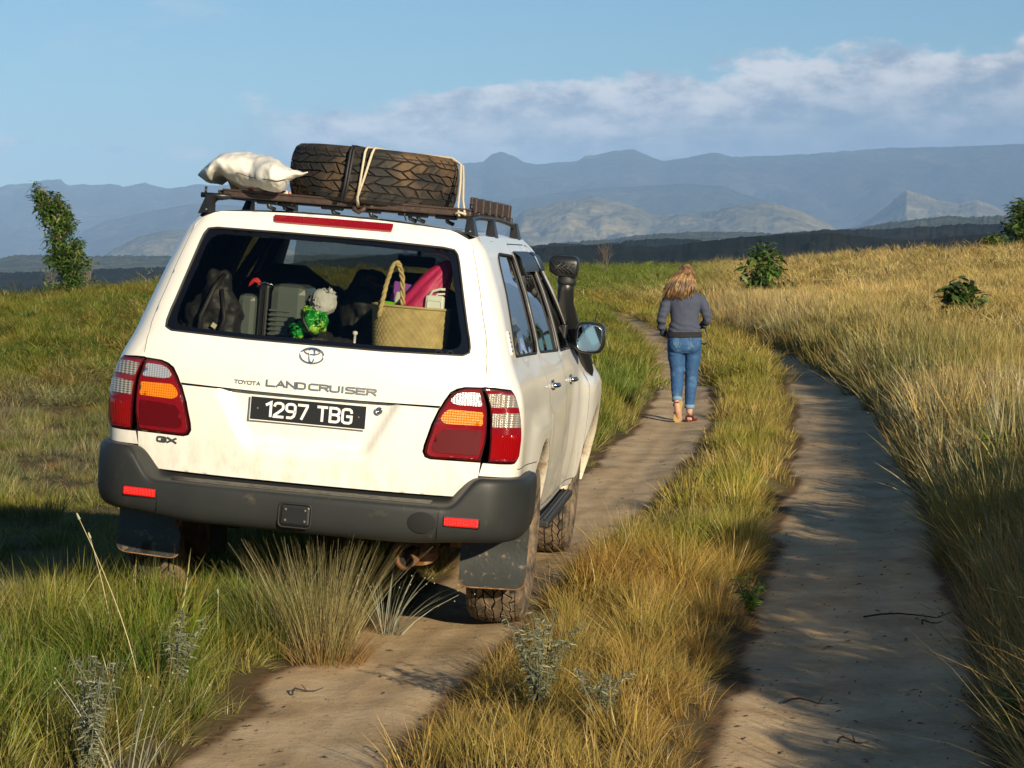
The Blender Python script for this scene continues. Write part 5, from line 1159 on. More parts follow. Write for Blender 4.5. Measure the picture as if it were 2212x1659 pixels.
b = MB(); b.tube([(.180*abs(cos(a))**.8*(1 if cos(a) > 0 else -1), .125*abs(sin(a))**.8*(1 if sin(a) > 0 else -1), .326+.003*sin(a*60)) for a in np.linspace(0, 2*pi, 121)], .0065, 6, cap=False); b.build('rim', M_STRAW, bk)
for dy in (-.085, ):
    b = MB()
    for ph in (0, 2.1, 4.2):
        pts = []
        for t in np.linspace(0, 1, 60):
            base = Vector((-.130+.10*t**1.2, dy+.03*t, .25+.28*sin(pi*min(t*.62+.02, 1))**.9)); 
            base = Vector((float(np.interp(t, [0, .3, .5, .62, .8, 1], [-.132, -.112, -.092, -.072, -.045, -.035])), dy-.03+.05*t, float(np.interp(t, [0, .3, .5, .56, .62, .7, .8, 1], [.27, .42, .505, .522, .523, .505, .455, .33]))))
            pts.append(base+Vector((cos(t*34+ph)*.0065, sin(t*34+ph)*.006, cos(t*34+ph)*.004)))
        b.tube(pts, .0062, 6)
    b.build('handle', M_STRAW, bk)
pb = on_car('purple_board', 'purple plastic board with a white centre standing in the basket', 'board', (.315, .38, 1.41))
Mx = Matrix.Rotation(.16, 4, 'Y'); b = MB(); b.box(-.062, .062, 0, .008, 0, .210, .006, Mx); o = b.build('board_plate', mat('purple_plastic', (.26, .07, .40), .45), pb)
b = MB(); b.box(-.040, .040, -.004, .002, .0, .165, .005, Mx); b.build('board_centre', mat('pale_plastic', (.62, .66, .60), .45), o)
um = on_car('pink_umbrella', 'folded pink umbrella leaning in the straw basket', 'umbrella', (.41, .345, 1.45))
b = MB(); R = []; A = Vector((-.035, 0, -.02)); B = Vector((.125, .02, .285)); ax = (B-A).normalized(); sd_ = ax.cross(Vector((0, 1, 0))).normalized(); dp = sd_.cross(ax)
for i in range(30):
    t = i/29; r = float(np.interp(t, [0, .15, .5, .8, .93, 1], [.080, .092, .080, .052, .028, .014])); ring = []
    for k in range(64): a = 2*pi*k/64; rr = r*(1+.16*abs(sin(a*4+t*1.5))-.06+.02*sin(a*9+t*20)); ring.append(A+(B-A)*t+sd_*cos(a)*rr+dp*sin(a)*rr*.7)
    R.append(ring)
b.loft(R); b.build('canopy', mat('pink_fabric', (.56, .025, .13), .5, var=.12, vs=14, bump=.3, bs=50), um)
wb = on_car('white_container', 'white plastic container with a loop handle standing in the basket', 'container', (.492, .265, 1.450))
M_WP = mat('white_plastic', (.80, .86, .82), .35)
b = MB(); b.box(-.043, .045, 0, .03, 0, .128, .012); o = b.build('container_body', M_WP, wb)
b = MB(); pts = rounded([(-.030, .016), (.032, .016), (.032, .105), (-.030, .105)], .012); b.tube([(x, -.001, z) for x, z in pts]+[(pts[0][0], -.001, pts[0][1])], .003, 6, cap=False); b.build('raised_edge', M_WP, o)
b = MB(); b.tube([(-.03, .015, .12), (-.012, .015, .147), (.02, .015, .158), (.044, .015, .158)], .0065, 8); b.tube([(.0, .015, .12), (.012, .015, .135), (.044, .015, .138)], .005, 8); b.build('loop_handle', M_WP, wb)
gc = on_car('green_cup', 'bright green plastic cup at the left edge of the basket', 'cup', (.268, .32, 1.405))
b = MB(); b.lathe([(.033, 0), (.041, .126), (.0385, .126), (.030, .004), (0, .004)], 32); b.build('cup_wall', mat('green_plastic', (.16, .52, .02), .4), gc)
# ------------------------------------------------------------------ person
def ground_at(px, py, lo=6, hi=140):
    u = (px-1106)/FPX; v = (829.5-py)/FPX; t0 = radians(3.0476); d = (u, cos(t0)+v*sin(t0), -sin(t0)+v*cos(t0)); ts = np.linspace(lo, hi, 6000)
    X = d[0]*ts; Y = d[1]*ts; Zr = H+d[2]*ts; k = np.where(Zr < height(X, Y))[0]
    i = k[0] if len(k) else -1; return float(X[i]), float(Y[i]), float(height(X[i], Y[i]))
px_, py_, pz_ = 1.80, 24.9, 0.0
pz_ = float(height(px_, py_))
PS = .964
wm = empty('person', label='woman with long blond hair, grey sweater and rolled jeans walking away on the left lane', cat='person')
wm.matrix_world = Matrix.Translation((px_, py_, pz_+.004)) @ Matrix.Scale(PS, 4)
M_SKIN = mat('skin', (.48, .27, .19), .5, var=.05, vs=20)
def ring(x, y, z, rx, ry, n=20, e=1.0): return [(x+rx*abs(cos(2*pi*k/n))**e*(1 if cos(2*pi*k/n) > 0 else -1), y+ry*abs(sin(2*pi*k/n))**e*(1 if sin(2*pi*k/n) > 0 else -1), z) for k in range(n)]
def ball(mb, x, y, z, rx, ry, rz): mb.loft([ring(x, y, z+rz*t, rx*sqrt(1-t*t), ry*sqrt(1-t*t), 14) for t in (-.97, -.8, -.5, -.2, .2, .5, .8, .97)])
b = MB()
# torso, neck, head (head bowed a little, turned to the right)
b.loft([ring(0, .0, .80, .15, .10), ring(0, 0, .92, .165, .105), ring(-.005, .0, 1.02, .14, .09), ring(0, .0, 1.18, .145, .095), ring(0, -.005, 1.30, .165, .10), ring(0, 0, 1.385, .13, .08), ring(.01, .02, 1.42, .06, .06), ring(.012, .035, 1.50, .052, .055)])
ball(b, .022, .055, 1.585, .074, .095, .112); ball(b, .030, .10, 1.53, .05, .05, .055); ball(b, .052, .150, 1.57, .012, .018, .018)
for sx in (-.052, .095): ball(b, sx, .055, 1.575, .010, .02, .03)
# legs
b.tube([(-.085, 0, .84), (-.085, .02, .66), (-.077, .01, .50), (-.078, -.05, .34), (-.088, -.13, .20)], [.078, .070, .050, .046, .034], 14)
b.tube([(.085, 0, .84), (.085, .01, .66), (.078, .03, .50), (.068, .02, .32), (.058, .02, .085)], [.078, .070, .050, .046, .034], 14)
# feet: left on its toes with the sole to the back, right flat
b.tube([(-.088, -.14, .20), (-.080, -.125, .13), (-.065, -.07, .055), (-.055, -.03, .022), (-.05, .01, .014)], [.032, .036, .038, .034, .018], 12)
b.tube([(.055, -.02, .035), (.062, .03, .04), (.088, .10, .032), (.105, .16, .022)], [.032, .036, .034, .020], 12)
# arms and hands
b.tube([(-.165, 0, 1.36), (-.222, -.02, 1.24), (-.252, -.02, 1.11), (-.238, .06, 1.01), (-.21, .13, .95), (-.19, .18, .925)], [.044, .040, .033, .028, .024, .03], 12)
b.tube([(.165, 0, 1.36), (.212, -.02, 1.25), (.245, -.02, 1.12), (.22, .08, 1.05), (.18, .17, 1.02), (.14, .22, 1.015)], [.044, .040, .033, .028, .024, .03], 12)
for hx, hy, hz, sg in ((-.19, .18, .925, 1), (.14, .22, 1.015, -1)):
    for i, ln in enumerate((.055, .065, .060, .05)): b.tube([(hx, hy+.01, hz+.018-.014*i), (hx+sg*.03, hy+.035, hz+.016-.014*i), (hx+sg*(.03+ln*.6), hy+.045, hz+.010-.014*i)], [.010, .0095, .008], 8)
    b.tube([(hx, hy-.01, hz+.02), (hx+sg*.015, hy+.01, hz+.045), (hx+sg*.03, hy+.03, hz+.055)], [.011, .010, .008], 8)
organic('body', b, .0095, M_SKIN, wm, 3)
# jeans
def denim():
    m = mat('denim', (.020, .075, .19), .8, var=.22, vs=14, bump=.4, bs=28, col2=(.09, .18, .30), c2s=6, c2t=(.54, .70)); return m
b = MB()
b.loft([ring(0, .0, .965, .176, .118, 24, .9), ring(0, -.005, .90, .186, .128, 24, .9), ring(0, -.015, .84, .186, .135, 24, .9), ring(0, -.012, .78, .180, .12, 24, .9), ring(0, 0, .745, .165, .095, 24, .9)])
b.tube([(-.092, -.01, .83), (-.090, .01, .70), (-.080, .015, .58), (-.078, .0, .48), (-.082, -.05, .38), (-.084, -.10, .28), (-.086, -.125, .245)], [.097, .089, .076, .070, .066, .056, .050], 18)
b.tube([(.092, -.01, .83), (.090, .01, .70), (.084, .02, .58), (.078, .025, .48), (.072, .02, .38), (.064, .02, .25), (.060, .02, .155)], [.097, .089, .076, .070, .066, .056, .050], 18)
ball(b, -.085, -.075, .84, .09, .07, .10); ball(b, .085, -.075, .84, .09, .07, .10)
def crease(co):
    w = exp(-((co.z-.50)/.09)**2)+.8*exp(-((co.z-.72)/.07)**2)+.7*exp(-((co.z-.28)/.08)**2)
    return .007*w*mnoise.noise(Vector((co.x*9, co.y*9, co.z*38)))+.004*mnoise.noise(co*16)
jn = organic('jeans', b, .0085, denim(), wm, 2, crease)
M_CUFF = mat('denim_cuff', (.16, .26, .36), .85, bump=.3, bs=60)
b = MB(); b.tube([(-.085, -.112, .268), (-.087, -.128, .235)], [.056, .057], 18); b.build('cuff', M_CUFF, jn)
b = MB(); b.tube([(.0605, .02, .185), (.060, .02, .145)], [.055, .056], 18); b.build('cuff', M_CUFF, jn)
for sx in (-1, 1):
    b = MB(); b.tube([(sx*.135, -.128, .90), (sx*.125, -.150, .845), (sx*.09, -.155, .80)], .002, 4); b.tube([(sx*.045, -.138, .90), (sx*.055, -.152, .83), (sx*.09, -.155, .80)], .002, 4); b.build('pocket_seam', M_CUFF, jn)
b = MB(); ball(b, .05, -.137, .915, .006, .004, .006); b.build('rivet', M_CHROME, jn)
# sweater with dark hem
M_SW = mat('grey_knit', (.050, .060, .095), .9, var=.10, vs=18, bump=.4, bs=90)
b = MB()
b.loft([ring(0, 0, .965, .178, .122, 24, .9), ring(0, 0, 1.02, .172, .118, 24, .9), ring(0, 0, 1.10, .150, .108, 24, .9), ring(0, 0, 1.20, .160, .112, 24, .9), ring(0, -.005, 1.30, .182, .115, 24, .9), ring(0, 0, 1.37, .170, .098, 24, .9), ring(.005, .01, 1.415, .105, .075, 24), ring(.01, .015, 1.44, .065, .06, 24)])
b.tube([(-.155, 0, 1.355), (-.208, -.012, 1.26), (-.240, -.02, 1.16), (-.254, -.015, 1.10), (-.244, .05, 1.02), (-.222, .11, .965), (-.208, .14, .945)], [.065, .060, .053, .050, .046, .038, .036], 16)
b.tube([(.155, 0, 1.355), (.202, -.012, 1.26), (.235, -.02, 1.17), (.247, -.01, 1.12), (.228, .06, 1.065), (.20, .14, 1.035), (.175, .18, 1.025)], [.065, .060, .053, .050, .046, .038, .036], 16)
def fold(co): return .006*sin(co.z*95+co.x*25+mnoise.noise(co*8)*3)*(exp(-((co.z-1.02)/.07)**2)+.6*exp(-((abs(co.x)-.25)/.05)**2))+.005*mnoise.noise(co*14)
organic('sweater', b, .0085, M_SW, wm, 2, fold)
b = MB(); b.loft([ring(0, -.004, .915, .192, .134, 28, .9), ring(0, -.004, .93, .193, .134, 28, .9), ring(0, 0, .975, .183, .126, 28, .9)]); b.build('dark_hem', mat('black_knit', (.012, .012, .014), .9, bump=.3, bs=100), wm)
# hair: many tapering locks over a cap, blown to the left
M_HAIR = mat('hair', (.10, .048, .020), .5, var=.5, vs=10, col2=(.40, .25, .10), c2s=14, c2t=(.48, .66))
b = MB(); ball(b, .020, .035, 1.605, .088, .108, .108); ball(b, .005, -.005, 1.52, .085, .075, .10)
hair = organic('hair', b, .010, M_HAIR, wm, 2, lambda co: .004*mnoise.noise(Vector((co.x*60, co.y*60, co.z*8))))
rg = random.Random(4)
b = MB()
for i in range(300):
    a = rg.uniform(-pi*1.02, .02*pi); rr = rg.uniform(.75, 1.0)
    x0 = .018+.080*cos(a)*rr; y0 = .03+.095*sin(a)*rr; z0 = 1.66-.05*rr+rg.uniform(-.03, .03)
    side = (x0-.018)/.08; xe = -.075+side*.150+rg.gauss(0, .011)-(.03*rg.random() if side < -.2 else 0); ze = 1.335+rg.uniform(-.035, .04)+.03*abs(side); ye = -.115+rg.uniform(-.03, .03)+.05*abs(side)
    ph = rg.uniform(0, 6); pts = []
    for t in np.linspace(0, 1, 9):
        s_ = t**1.25; x = x0+(xe-x0)*s_+.022*sin(pi*t)*(side*1.4-.5); y = y0+(ye-y0)*min(1, t*1.4)**1.0-.03*sin(pi*t); z = z0+(ze-z0)*t+.03*sin(pi*min(1, t*1.3))*(1-t)
        wv = .010*sin(t*15+ph)*t; pts.append((x+wv, y+.006*cos(t*13+ph)*t, z))
    r0 = rg.uniform(.006, .010); b.tube(pts, [r0*(.7+.5*sin(pi*t))*(1-.75*t**3) for t in np.linspace(0, 1, 9)], 5, flat=.55)
b.build('hair_locks', M_HAIR, hair, kind='stuff')
# sandals
M_SOLE = mat('tan_sole', (.40, .29, .10), .8, bump=.3, bs=120); M_LEA = mat('dark_red_leather', (.10, .015, .012), .45)
def sole(M, nm='sandal'):
    out = rounded([(-.030, -.125), (.030, -.125), (.028, -.03), (.045, .06), (.030, .125), (-.005, .135), (-.040, .10), (-.038, .04), (-.028, -.03)], .03, 4); n = len(out)
    V = [M @ Vector((x, y, z)) for z in (-.009, .009) for x, y in out]; F = [tuple(range(n))[::-1], tuple(n+i for i in range(n))]+[(i, (i+1) % n, n+(i+1) % n, n+i) for i in range(n)]
    q = MB(); q.add(V, F, False); return q.build(nm, M_SOLE, wm)
Ml = Matrix.Translation((-.066, -.105, .112)) @ Matrix.Rotation(radians(-74), 4, 'X') @ Matrix.Rotation(-.10, 4, 'Z')
Ml = Matrix.Translation((-.070, -.115, .118)) @ Matrix.Rotation(.16, 4, 'Y') @ Matrix.Rotation(radians(-72), 4, 'X')
s1 = sole(Ml); q = MB(); q.tube([(-.125, -.10, .175), (-.120, -.14, .21), (-.085, -.165, .222), (-.052, -.14, .21), (-.05, -.10, .17)], .006, 6); q.tube([(-.115, -.06, .10), (-.075, -.01, .09), (-.03, -.05, .07)], .008, 6); q.build('sandal_strap', M_LEA, s1)
Mr = Matrix.Translation((.078, .06, .010)) @ Matrix.Rotation(-.42, 4, 'Z'); s2 = sole(Mr); s2.data.materials.clear(); s2.data.materials.append(M_LEA)
q = MB(); q.tube([(.018, -.02, .02), (.02, -.045, .06), (.055, -.062, .075), (.092, -.04, .06), (.095, -.01, .025)], .009, 6); q.tube([(.035, .06, .02), (.07, .075, .068), (.125, .05, .02)], .011, 6); q.tube([(.06, .13, .02), (.10, .125, .05), (.145, .10, .02)], .010, 6); q.tube([(.02, .0, .02), (.03, .02, .055), (.085, .0, .06), (.1, .0, .02)], .007, 6); q.build('sandal_strap', M_LEA, s2)
cs = empty('camera_strap', label='black strap loop hanging beside the right hip of the walking woman', cat='strap'); cs.matrix_world = wm.matrix_world.copy()
q = MB(); q.tube([(.19, .13, 1.03), (.225, .10, 1.02), (.243, .08, .97), (.252, .06, .90), (.246, .05, .855), (.222, .05, .838), (.19, .06, .845), (.175, .08, .88)], [.008, .009, .010, .011, .011, .011, .010, .008], 8, flat=.6); q.build('strap_loop', M_BLK, cs)
# ------------------------------------------------------------------ trees, shrubs and odd plants
def leaf_mat(name, col, trans=.3, col2=None):
    m = bpy.data.materials.new(name); m.use_nodes = True; nt = m.node_tree; N = nt.nodes; L = nt.links; b = N['Principled BSDF']
    a = N.new('ShaderNodeAttribute'); a.attribute_name = 'vary'; r = N.new('ShaderNodeValToRGB'); L.new(a.outputs['Fac'], r.inputs[0]); e = r.color_ramp.elements
    e[0].color = (*[c*.6 for c in col], 1); e[1].color = (*(col2 or [c*1.6 for c in col]), 1); q = e.new(.6); q.color = (*col, 1)
    L.new(r.outputs[0], b.inputs[0]); b.inputs['Roughness'].default_value = .42; b.inputs['Specular IOR Level'].default_value = .5
    t = N.new('ShaderNodeBsdfTranslucent'); L.new(r.outputs[0], t.inputs[0]); x = N.new('ShaderNodeMixShader'); x.inputs[0].default_value = trans
    L.new(b.outputs[0], x.inputs[1]); L.new(t.outputs[0], x.inputs[2]); L.new(x.outputs[0], N['Material Output'].inputs[0]); return m
M_BARK = mat('bark', (.22, .16, .11), .9, var=.3, vs=15, bump=.5, bs=40)
M_TWIG2 = mat('grey_twigs', (.13, .10, .08), .9)
M_BARKD = mat('dry_bark', (.30, .24, .19), .9, var=.2, vs=15)
def leaves(name, pts, size, m, parent, seed=0, droop=.5, ratio=.36, **k):
    rg = random.Random(seed); V = []; F = []; A = []
    for p in pts:
        s = size*rg.uniform(.6, 1.25); a = rg.uniform(0, 2*pi); d = Vector((cos(a), sin(a), rg.uniform(-1.2, .5)*droop)).normalized(); w = d.cross(Vector((rg.gauss(0, .5), rg.gauss(0, .5), 1))).normalized(); n = d.cross(w); o = len(V); v = rg.random()
        p = Vector(p); V += [p, p+d*s*.35+w*s*ratio*.5+n*s*.06, p+d*s*.42, p+d*s*.35-w*s*ratio*.5+n*s*.06, p+d*s*.8+w*s*ratio*.28+Vector((0, 0, -s*.08)), p+d*s*.8-w*s*ratio*.28+Vector((0, 0, -s*.08)), p+d*s*1.05+Vector((0, 0, -s*.22))]
        F += [(o, o+1, o+2), (o, o+2, o+3), (o+1, o+4, o+2), (o+2, o+5, o+3), (o+2, o+4, o+6), (o+2, o+6, o+5)]; A += [v]*7
    me = pymesh(name, V, F, True); me.attributes.new('vary', 'FLOAT', 'POINT').data.foreach_set('value', A); return mobj(name, me, m, parent, **k)
def shrub(name, label, cat, px, py, h, w, prof, nl, size, m, seed, lean=0, bark=M_BARK, group=None, dist=None, stems=3, droop=.5, ratio=.36, clump=.16, base=0.12, twigs=True, D=None):
    """prof: list of (height fraction, centre shift, half width) in units of h and w"""
    x, y, z = ground_at(px, py) if D is None else ((px-1106)/FPX*D, D, float(height((px-1106)/FPX*D, D)))
    if dist: f_ = dist/y; x *= f_; y = dist; z = float(height(x, y))
    e = empty(name, (x, y, z-.03), label=label, cat=cat, group=group); rg = random.Random(seed)
    nodes = []; b = MB(); br = MB()
    def at(t): return (float(np.interp(t, [p[0] for p in prof], [p[1] for p in prof]))*w, float(np.interp(t, [p[0] for p in prof], [p[2] for p in prof]))*w)
    for s in range(stems):
        ph = rg.uniform(0, 6); off = rg.uniform(.15, .5)*(stems > 1); ax_, ay_ = cos(2*pi*s/stems+ph)*off, sin(2*pi*s/stems+ph)*off; top = rg.uniform(.75, .96) if s else .97; pts = []
        for t in np.linspace(0, top, 9): c, hw = at(t); pts.append((c*min(1, t*3)+ax_*hw*t**.7, ay_*hw*t**.7, h*t))
        b.tube(pts, [max(.0045*h, .016*h*(1-t)+.004*h) for t in np.linspace(0, 1, 9)], 6); 
        for _ in range(int(10+6*h)):
            t = rg.uniform(base, top); c, hw = at(t); i = min(7, int(t/top*8)); p0 = Vector(pts[i]); a = rg.uniform(0, 2*pi); rr = hw*rg.uniform(.55, 1.0); p1 = Vector((c+rr*cos(a), rr*sin(a), h*min(.99, t+rg.uniform(.0, .12))))
            if twigs: br.tube([p0, (p0+p1)/2+Vector((0, 0, -.01*h)), p1], [.0055*h, .004*h, .0022*h], 4)
            nodes.append((p0, p1))
    P = []
    while len(P) < nl:
        p0, p1 = nodes[rg.randrange(len(nodes))]; t = rg.random()**.5; q = p0+(p1-p0)*t; q = q+Vector((rg.gauss(0, 1), rg.gauss(0, 1), rg.gauss(0, 1)))*clump*w*.5
        tt = q.z/h
        if tt < base*.6 or tt > 1.02: continue
        c, hw = at(max(0, min(1, tt)))
        if (q.x-c)**2+q.y**2 > (hw*1.12)**2: continue
        P.append(q)
    tr = b.build('trunk', bark, e)
    if br.V: br.build('branches', bark, e, kind='stuff')
    leaves('crown', P, size, m, e, seed, droop, ratio, kind='stuff'); return e
L_EUC = leaf_mat('leaf_dark', (.050, .11, .020), .3, (.15, .20, .05)); L_SAP = leaf_mat('leaf_sapling', (.060, .135, .020), .3, (.17, .25, .04)); L_TALL = leaf_mat('leaf_tall', (.062, .135, .020), .32, (.19, .23, .05)); L_BUSH = leaf_mat('leaf_bush', (.085, .12, .02), .25, (.18, .18, .05))
D_ = 57.0; s_ = D_/FPX
shrub('tall_tree', 'tall narrow leafy tree on the skyline of the left hillside', 'tree', 143, 640, 246*s_, 66*s_, [(0, .12, .72), (.08, .12, .85), (.2, .22, .95), (.3, .12, .85), (.4, -.05, .66), (.55, -.18, .62), (.7, -.35, .68), (.8, -.45, .55), (.9, -.62, .50), (1, -.85, .22)], 5200, .135, L_TALL, 3, stems=4, droop=.8, D=D_, clump=.22, base=.0)
x0, y0 = (143-1106)/FPX*D_, D_
def bare(name, label, px, D, h, w, seed, n=46, m=M_BARKD, group=None, thick=.009):
    x = (px-1106)/FPX*D; z = float(height(x, D)); e = empty(name, (x, D, z-.03), label=label, cat='tree', group=group); rg = random.Random(seed); b = MB(); tk = MB()
    def grow_(p, d, ln, r, lv):
        pts = [p]; q = p.copy()
        for i in range(4): d = (d+Vector((rg.gauss(0, .10), rg.gauss(0, .10), .04))).normalized(); q = q+d*ln/4; pts.append(q.copy())
        (tk if lv == 0 else b).tube(pts, [r*(1-.15*i) for i in range(5)], 5 if lv < 2 else 3, cap=False)
        if lv < 4:
            for _ in range(3 if lv else 6):
                i = rg.randrange(1, 5); a = rg.uniform(0, 2*pi); nd = (d*1.0+Vector((cos(a), sin(a), .25))*.62*w/h*1.4).normalized(); grow_(pts[i], nd, ln*rg.uniform(.55, .75), r*.55, lv+1)
    grow_(Vector((0, 0, 0)), Vector((0, 0, 1)), h*.42, h*thick, 0); grow_(Vector((w*.12, 0, 0)), Vector((.2, 0, 1)).normalized(), h*.40, h*thick*.8, 0)
    tk.build('trunk', m, e); b.build('branches', m, e, kind='stuff')
bare('bare_tree', 'small leafless tree standing on the far green ridge behind the snorkel', 1300, 118, 84*118/FPX, 52*118/FPX, 8, m=M_TWIG2, thick=.020)
bare('bare_shrub', 'leafless grey shrub showing left of the tall narrow tree trunk', 105, 60, 92*60/FPX, 60*60/FPX, 12, thick=.006)
bare('bare_shrub', 'thin leafless shrub just right of the tall narrow tree', 186, 61, 110*61/FPX, 40*61/FPX, 15, thick=.006)
shrub('sapling', 'young leafy sapling in the golden field right of the walking woman', 'sapling', 1655, 645, 0, 0, [(0, .1, .35), (.15, .12, .6), (.35, 0, .95), (.6, -.05, .9), (.8, -.12, .75), (1, -.05, .35)], 430, .12, L_SAP, 21, stems=3, droop=.9, clump=.24, base=.0) if 0 else None
def sap(px, py, hp, wp, **k):
    x, y, z = ground_at(px, py+6); s = y/FPX; return dict(px=px, py=py+6, h=hp*s*1.12, w=wp*s*1.05)
q = sap(1656, 640, 112, 52); print('sapling', q, ground_at(1656, 646))
shrub('sapling', 'young leafy sapling with a forked pale stem in the golden field right of the woman', 'sapling', q['px'], q['py'], q['h'], q['w'], [(0, .35, .55), (.15, .2, .95), (.35, -.1, 1.0), (.6, -.15, .9), (.8, -.2, .75), (1, -.15, .35)], 620, 19*q['h']/112, L_SAP, 21, stems=3, droop=.9, clump=.30, base=.02, bark=M_BARKD)
q = sap(2090, 690, 88, 56)
shrub('broadleaf_bush', 'low dark green bush with broad leaves in the golden field near the right edge', 'bush', q['px'], q['py'], q['h'], q['w'], [(0, .1, .85), (.15, .2, 1.0), (.3, .05, .85), (.6, -.2, .75), (.85, -.2, .55), (1, -.25, .3)], 420, 24*q['h']/88, L_EUC, 22, stems=4, droop=.7, clump=.34, base=.0, ratio=.46)
s_ = 78/FPX
shrub('skyline_bush', 'rounded green bush on the golden skyline beside the tree at the right edge', 'bush', 2145, 560, 58*s_, 42*s_, [(0, 0, 1), (.4, 0, 1), (.7, 0, .8), (1, 0, .35)], 800, .20, leaf_mat('leaf_fresh', (.06, .12, .02), .3, (.14, .20, .03)), 23, stems=5, D=78, clump=.3, base=0)
s_ = 84/FPX
shrub('large_tree', 'dark tree cut by the right edge of the picture above the golden field', 'tree', 2226, 560, 178*s_, 78*s_, [(0, 0, .5), (.2, 0, .8), (.5, 0, .95), (.75, .1, .95), (.9, .2, .75), (1, .3, .4)], 5000, .24, L_EUC, 24, stems=4, D=84, clump=.22, base=.05)
s_ = 64/FPX
shrub('skyline_bush', 'small rounded olive bush on the skyline just left of the car', 'bush', 277, 620, 34*s_, 30*s_, [(0, 0, 1), (.4, 0, 1), (.7, .1, .85), (1, 0, .4)], 420, .10, L_BUSH, 25, stems=4, D=63, clump=.3, base=0)
shrub('skyline_bush', 'olive bush cut by the left edge of the picture on the skyline', 'bush', 4, 660, 34*s_, 22*s_, [(0, 0, 1), (.5, 0, .9), (1, 0, .4)], 300, .10, L_BUSH, 26, stems=4, D=60, clump=.3, base=0)
s_ = 42/FPX
shrub('seedling', 'tiny upright seedling in the hillside grass left of the car', 'seedling', 316, 650, 40*s_, 10*s_, [(0, 0, .8), (.5, 0, 1), (1, 0, .4)], 46, .07, L_SAP, 27, stems=1, D=46, clump=.5, base=0, twigs=False)
M_GRN = leaf_mat('leaf_scrub', (.05, .075, .02), .2, (.16, .16, .05))
rg = random.Random(77)
for i in range(9):
    px = (1425, 1470, 1510, 1548, 1590)[i] if i < 5 else rg.uniform(1960, 2090); D = 150 if i < 5 else 90
    if i >= 5: continue
    s_ = D/FPX; shrub('distant_bush', 'low dark bush, %s from the left in the row on the far green ridge' % ('first', 'second', 'third', 'fourth', 'fifth')[i], 'bush', px, 560, rg.uniform(10, 18)*s_, rg.uniform(14, 26)*s_, [(0, 0, 1), (.5, 0, .9), (1, 0, .4)], 90, .35, M_GRN, 80+i, stems=2, D=128, clump=.4, base=0, group='low bushes along the far green ridge', twigs=False)
# wind-blown tufts and silvery herbs close to the camera
def clump(name, label, cat, X, Y_, n, h, rad, lean, cols, seed, w=.0024, buds=0, group=None, bias=(0, 0)):
    z = float(height(X, Y_)); e = empty(name, (X, Y_, z-.02), label=label, cat=cat, group=group); rg = random.Random(seed); V = []; F = []; A = []; bd = MB()
    for i in range(n):
        a = rg.uniform(0, 2*pi); rr = rad*sqrt(rg.random()); ln = h*rg.uniform(.55, 1.05); dx, dy = cos(a)*rr/rad*lean+rg.gauss(0, .12)+bias[0], sin(a)*rr/rad*lean+rg.gauss(0, .12)+bias[1]; o = len(V); vv = rg.random(); fa = rg.uniform(0, pi); wx, wy = cos(fa)*w, sin(fa)*w
        for k in range(6):
            t = k/5; cx_, cy_, cz_ = cos(a)*rr+dx*ln*(t*.6+.5*t*t), sin(a)*rr+dy*ln*(t*.6+.5*t*t), ln*t*(1-.25*t*min(1, dx*dx+dy*dy)); ww = 1-t*.85
            V += [(cx_-wx*ww, cy_-wy*ww, cz_), (cx_+wx*ww, cy_+wy*ww, cz_)]; A += [vv, vv]
        for k in range(5): F.append((o+2*k, o+2*k+1, o+2*k+3, o+2*k+2))
        if buds and rg.random() < buds: c = V[-1]; s = .0027; bd.add([(c[0]+s*cos(q*pi/3), c[1]+s*sin(q*pi/3), c[2]+zz) for zz in (0, .005) for q in range(6)], [(0, 1, 2, 3, 4, 5), (6, 7, 8, 9, 10, 11)]+[(q, (q+1) % 6, 6+(q+1) % 6, 6+q) for q in range(6)], True)
    me = pymesh('blades', V, F, True); me.attributes.new('vary', 'FLOAT', 'POINT').data.foreach_set('value', A); mobj('blades', me, cols, e, kind='stuff')
    if bd.V: bd.build('buds', M_BUD, e, kind='stuff')
    return e
M_DRY = leaf_mat('dry_blades', (.30, .26, .10), .3, (.46, .38, .21)); M_OLD = leaf_mat('green_blades', (.15, .17, .035), .3, (.34, .29, .11)); M_SILV = leaf_mat('silver_stems', (.24, .26, .19), .15, (.42, .44, .34)); M_BUD = mat('pale_buds', (.36, .36, .22), .8); M_REDG = leaf_mat('rusty_blades', (.32, .18, .06), .3, (.42, .30, .12))
def gp(px, py): x, y, z = ground_at(px, py); return x, y
X, Y_ = gp(690, 1425); clump('dry_tussock', 'large dry grass tussock standing before the middle of the grey bumper', 'grass', X, Y_, 760, .56, .14, .46, M_DRY, 1, w=.0015)
clump('straw_tussock', 'low straw coloured tuft filling the foot of the tall dry tussock', 'grass', X+.03, Y_-.05, 420, .26, .17, 1.0, M_REDG, 41, w=.0015)
clump('green_tussock', 'green grass tussock at the left foot of the tall dry tussock', 'grass', X-.20, Y_+.02, 380, .44, .13, .45, M_OLD, 2, w=.002)
def herb(label, X, Y_, h, n, seed, lean=.6, group=None, bias=(0, 0)): return clump('silvery_herb', label, 'herb', X, Y_, n, h, .05, lean, M_SILV, seed, .0032, .7, group, bias)
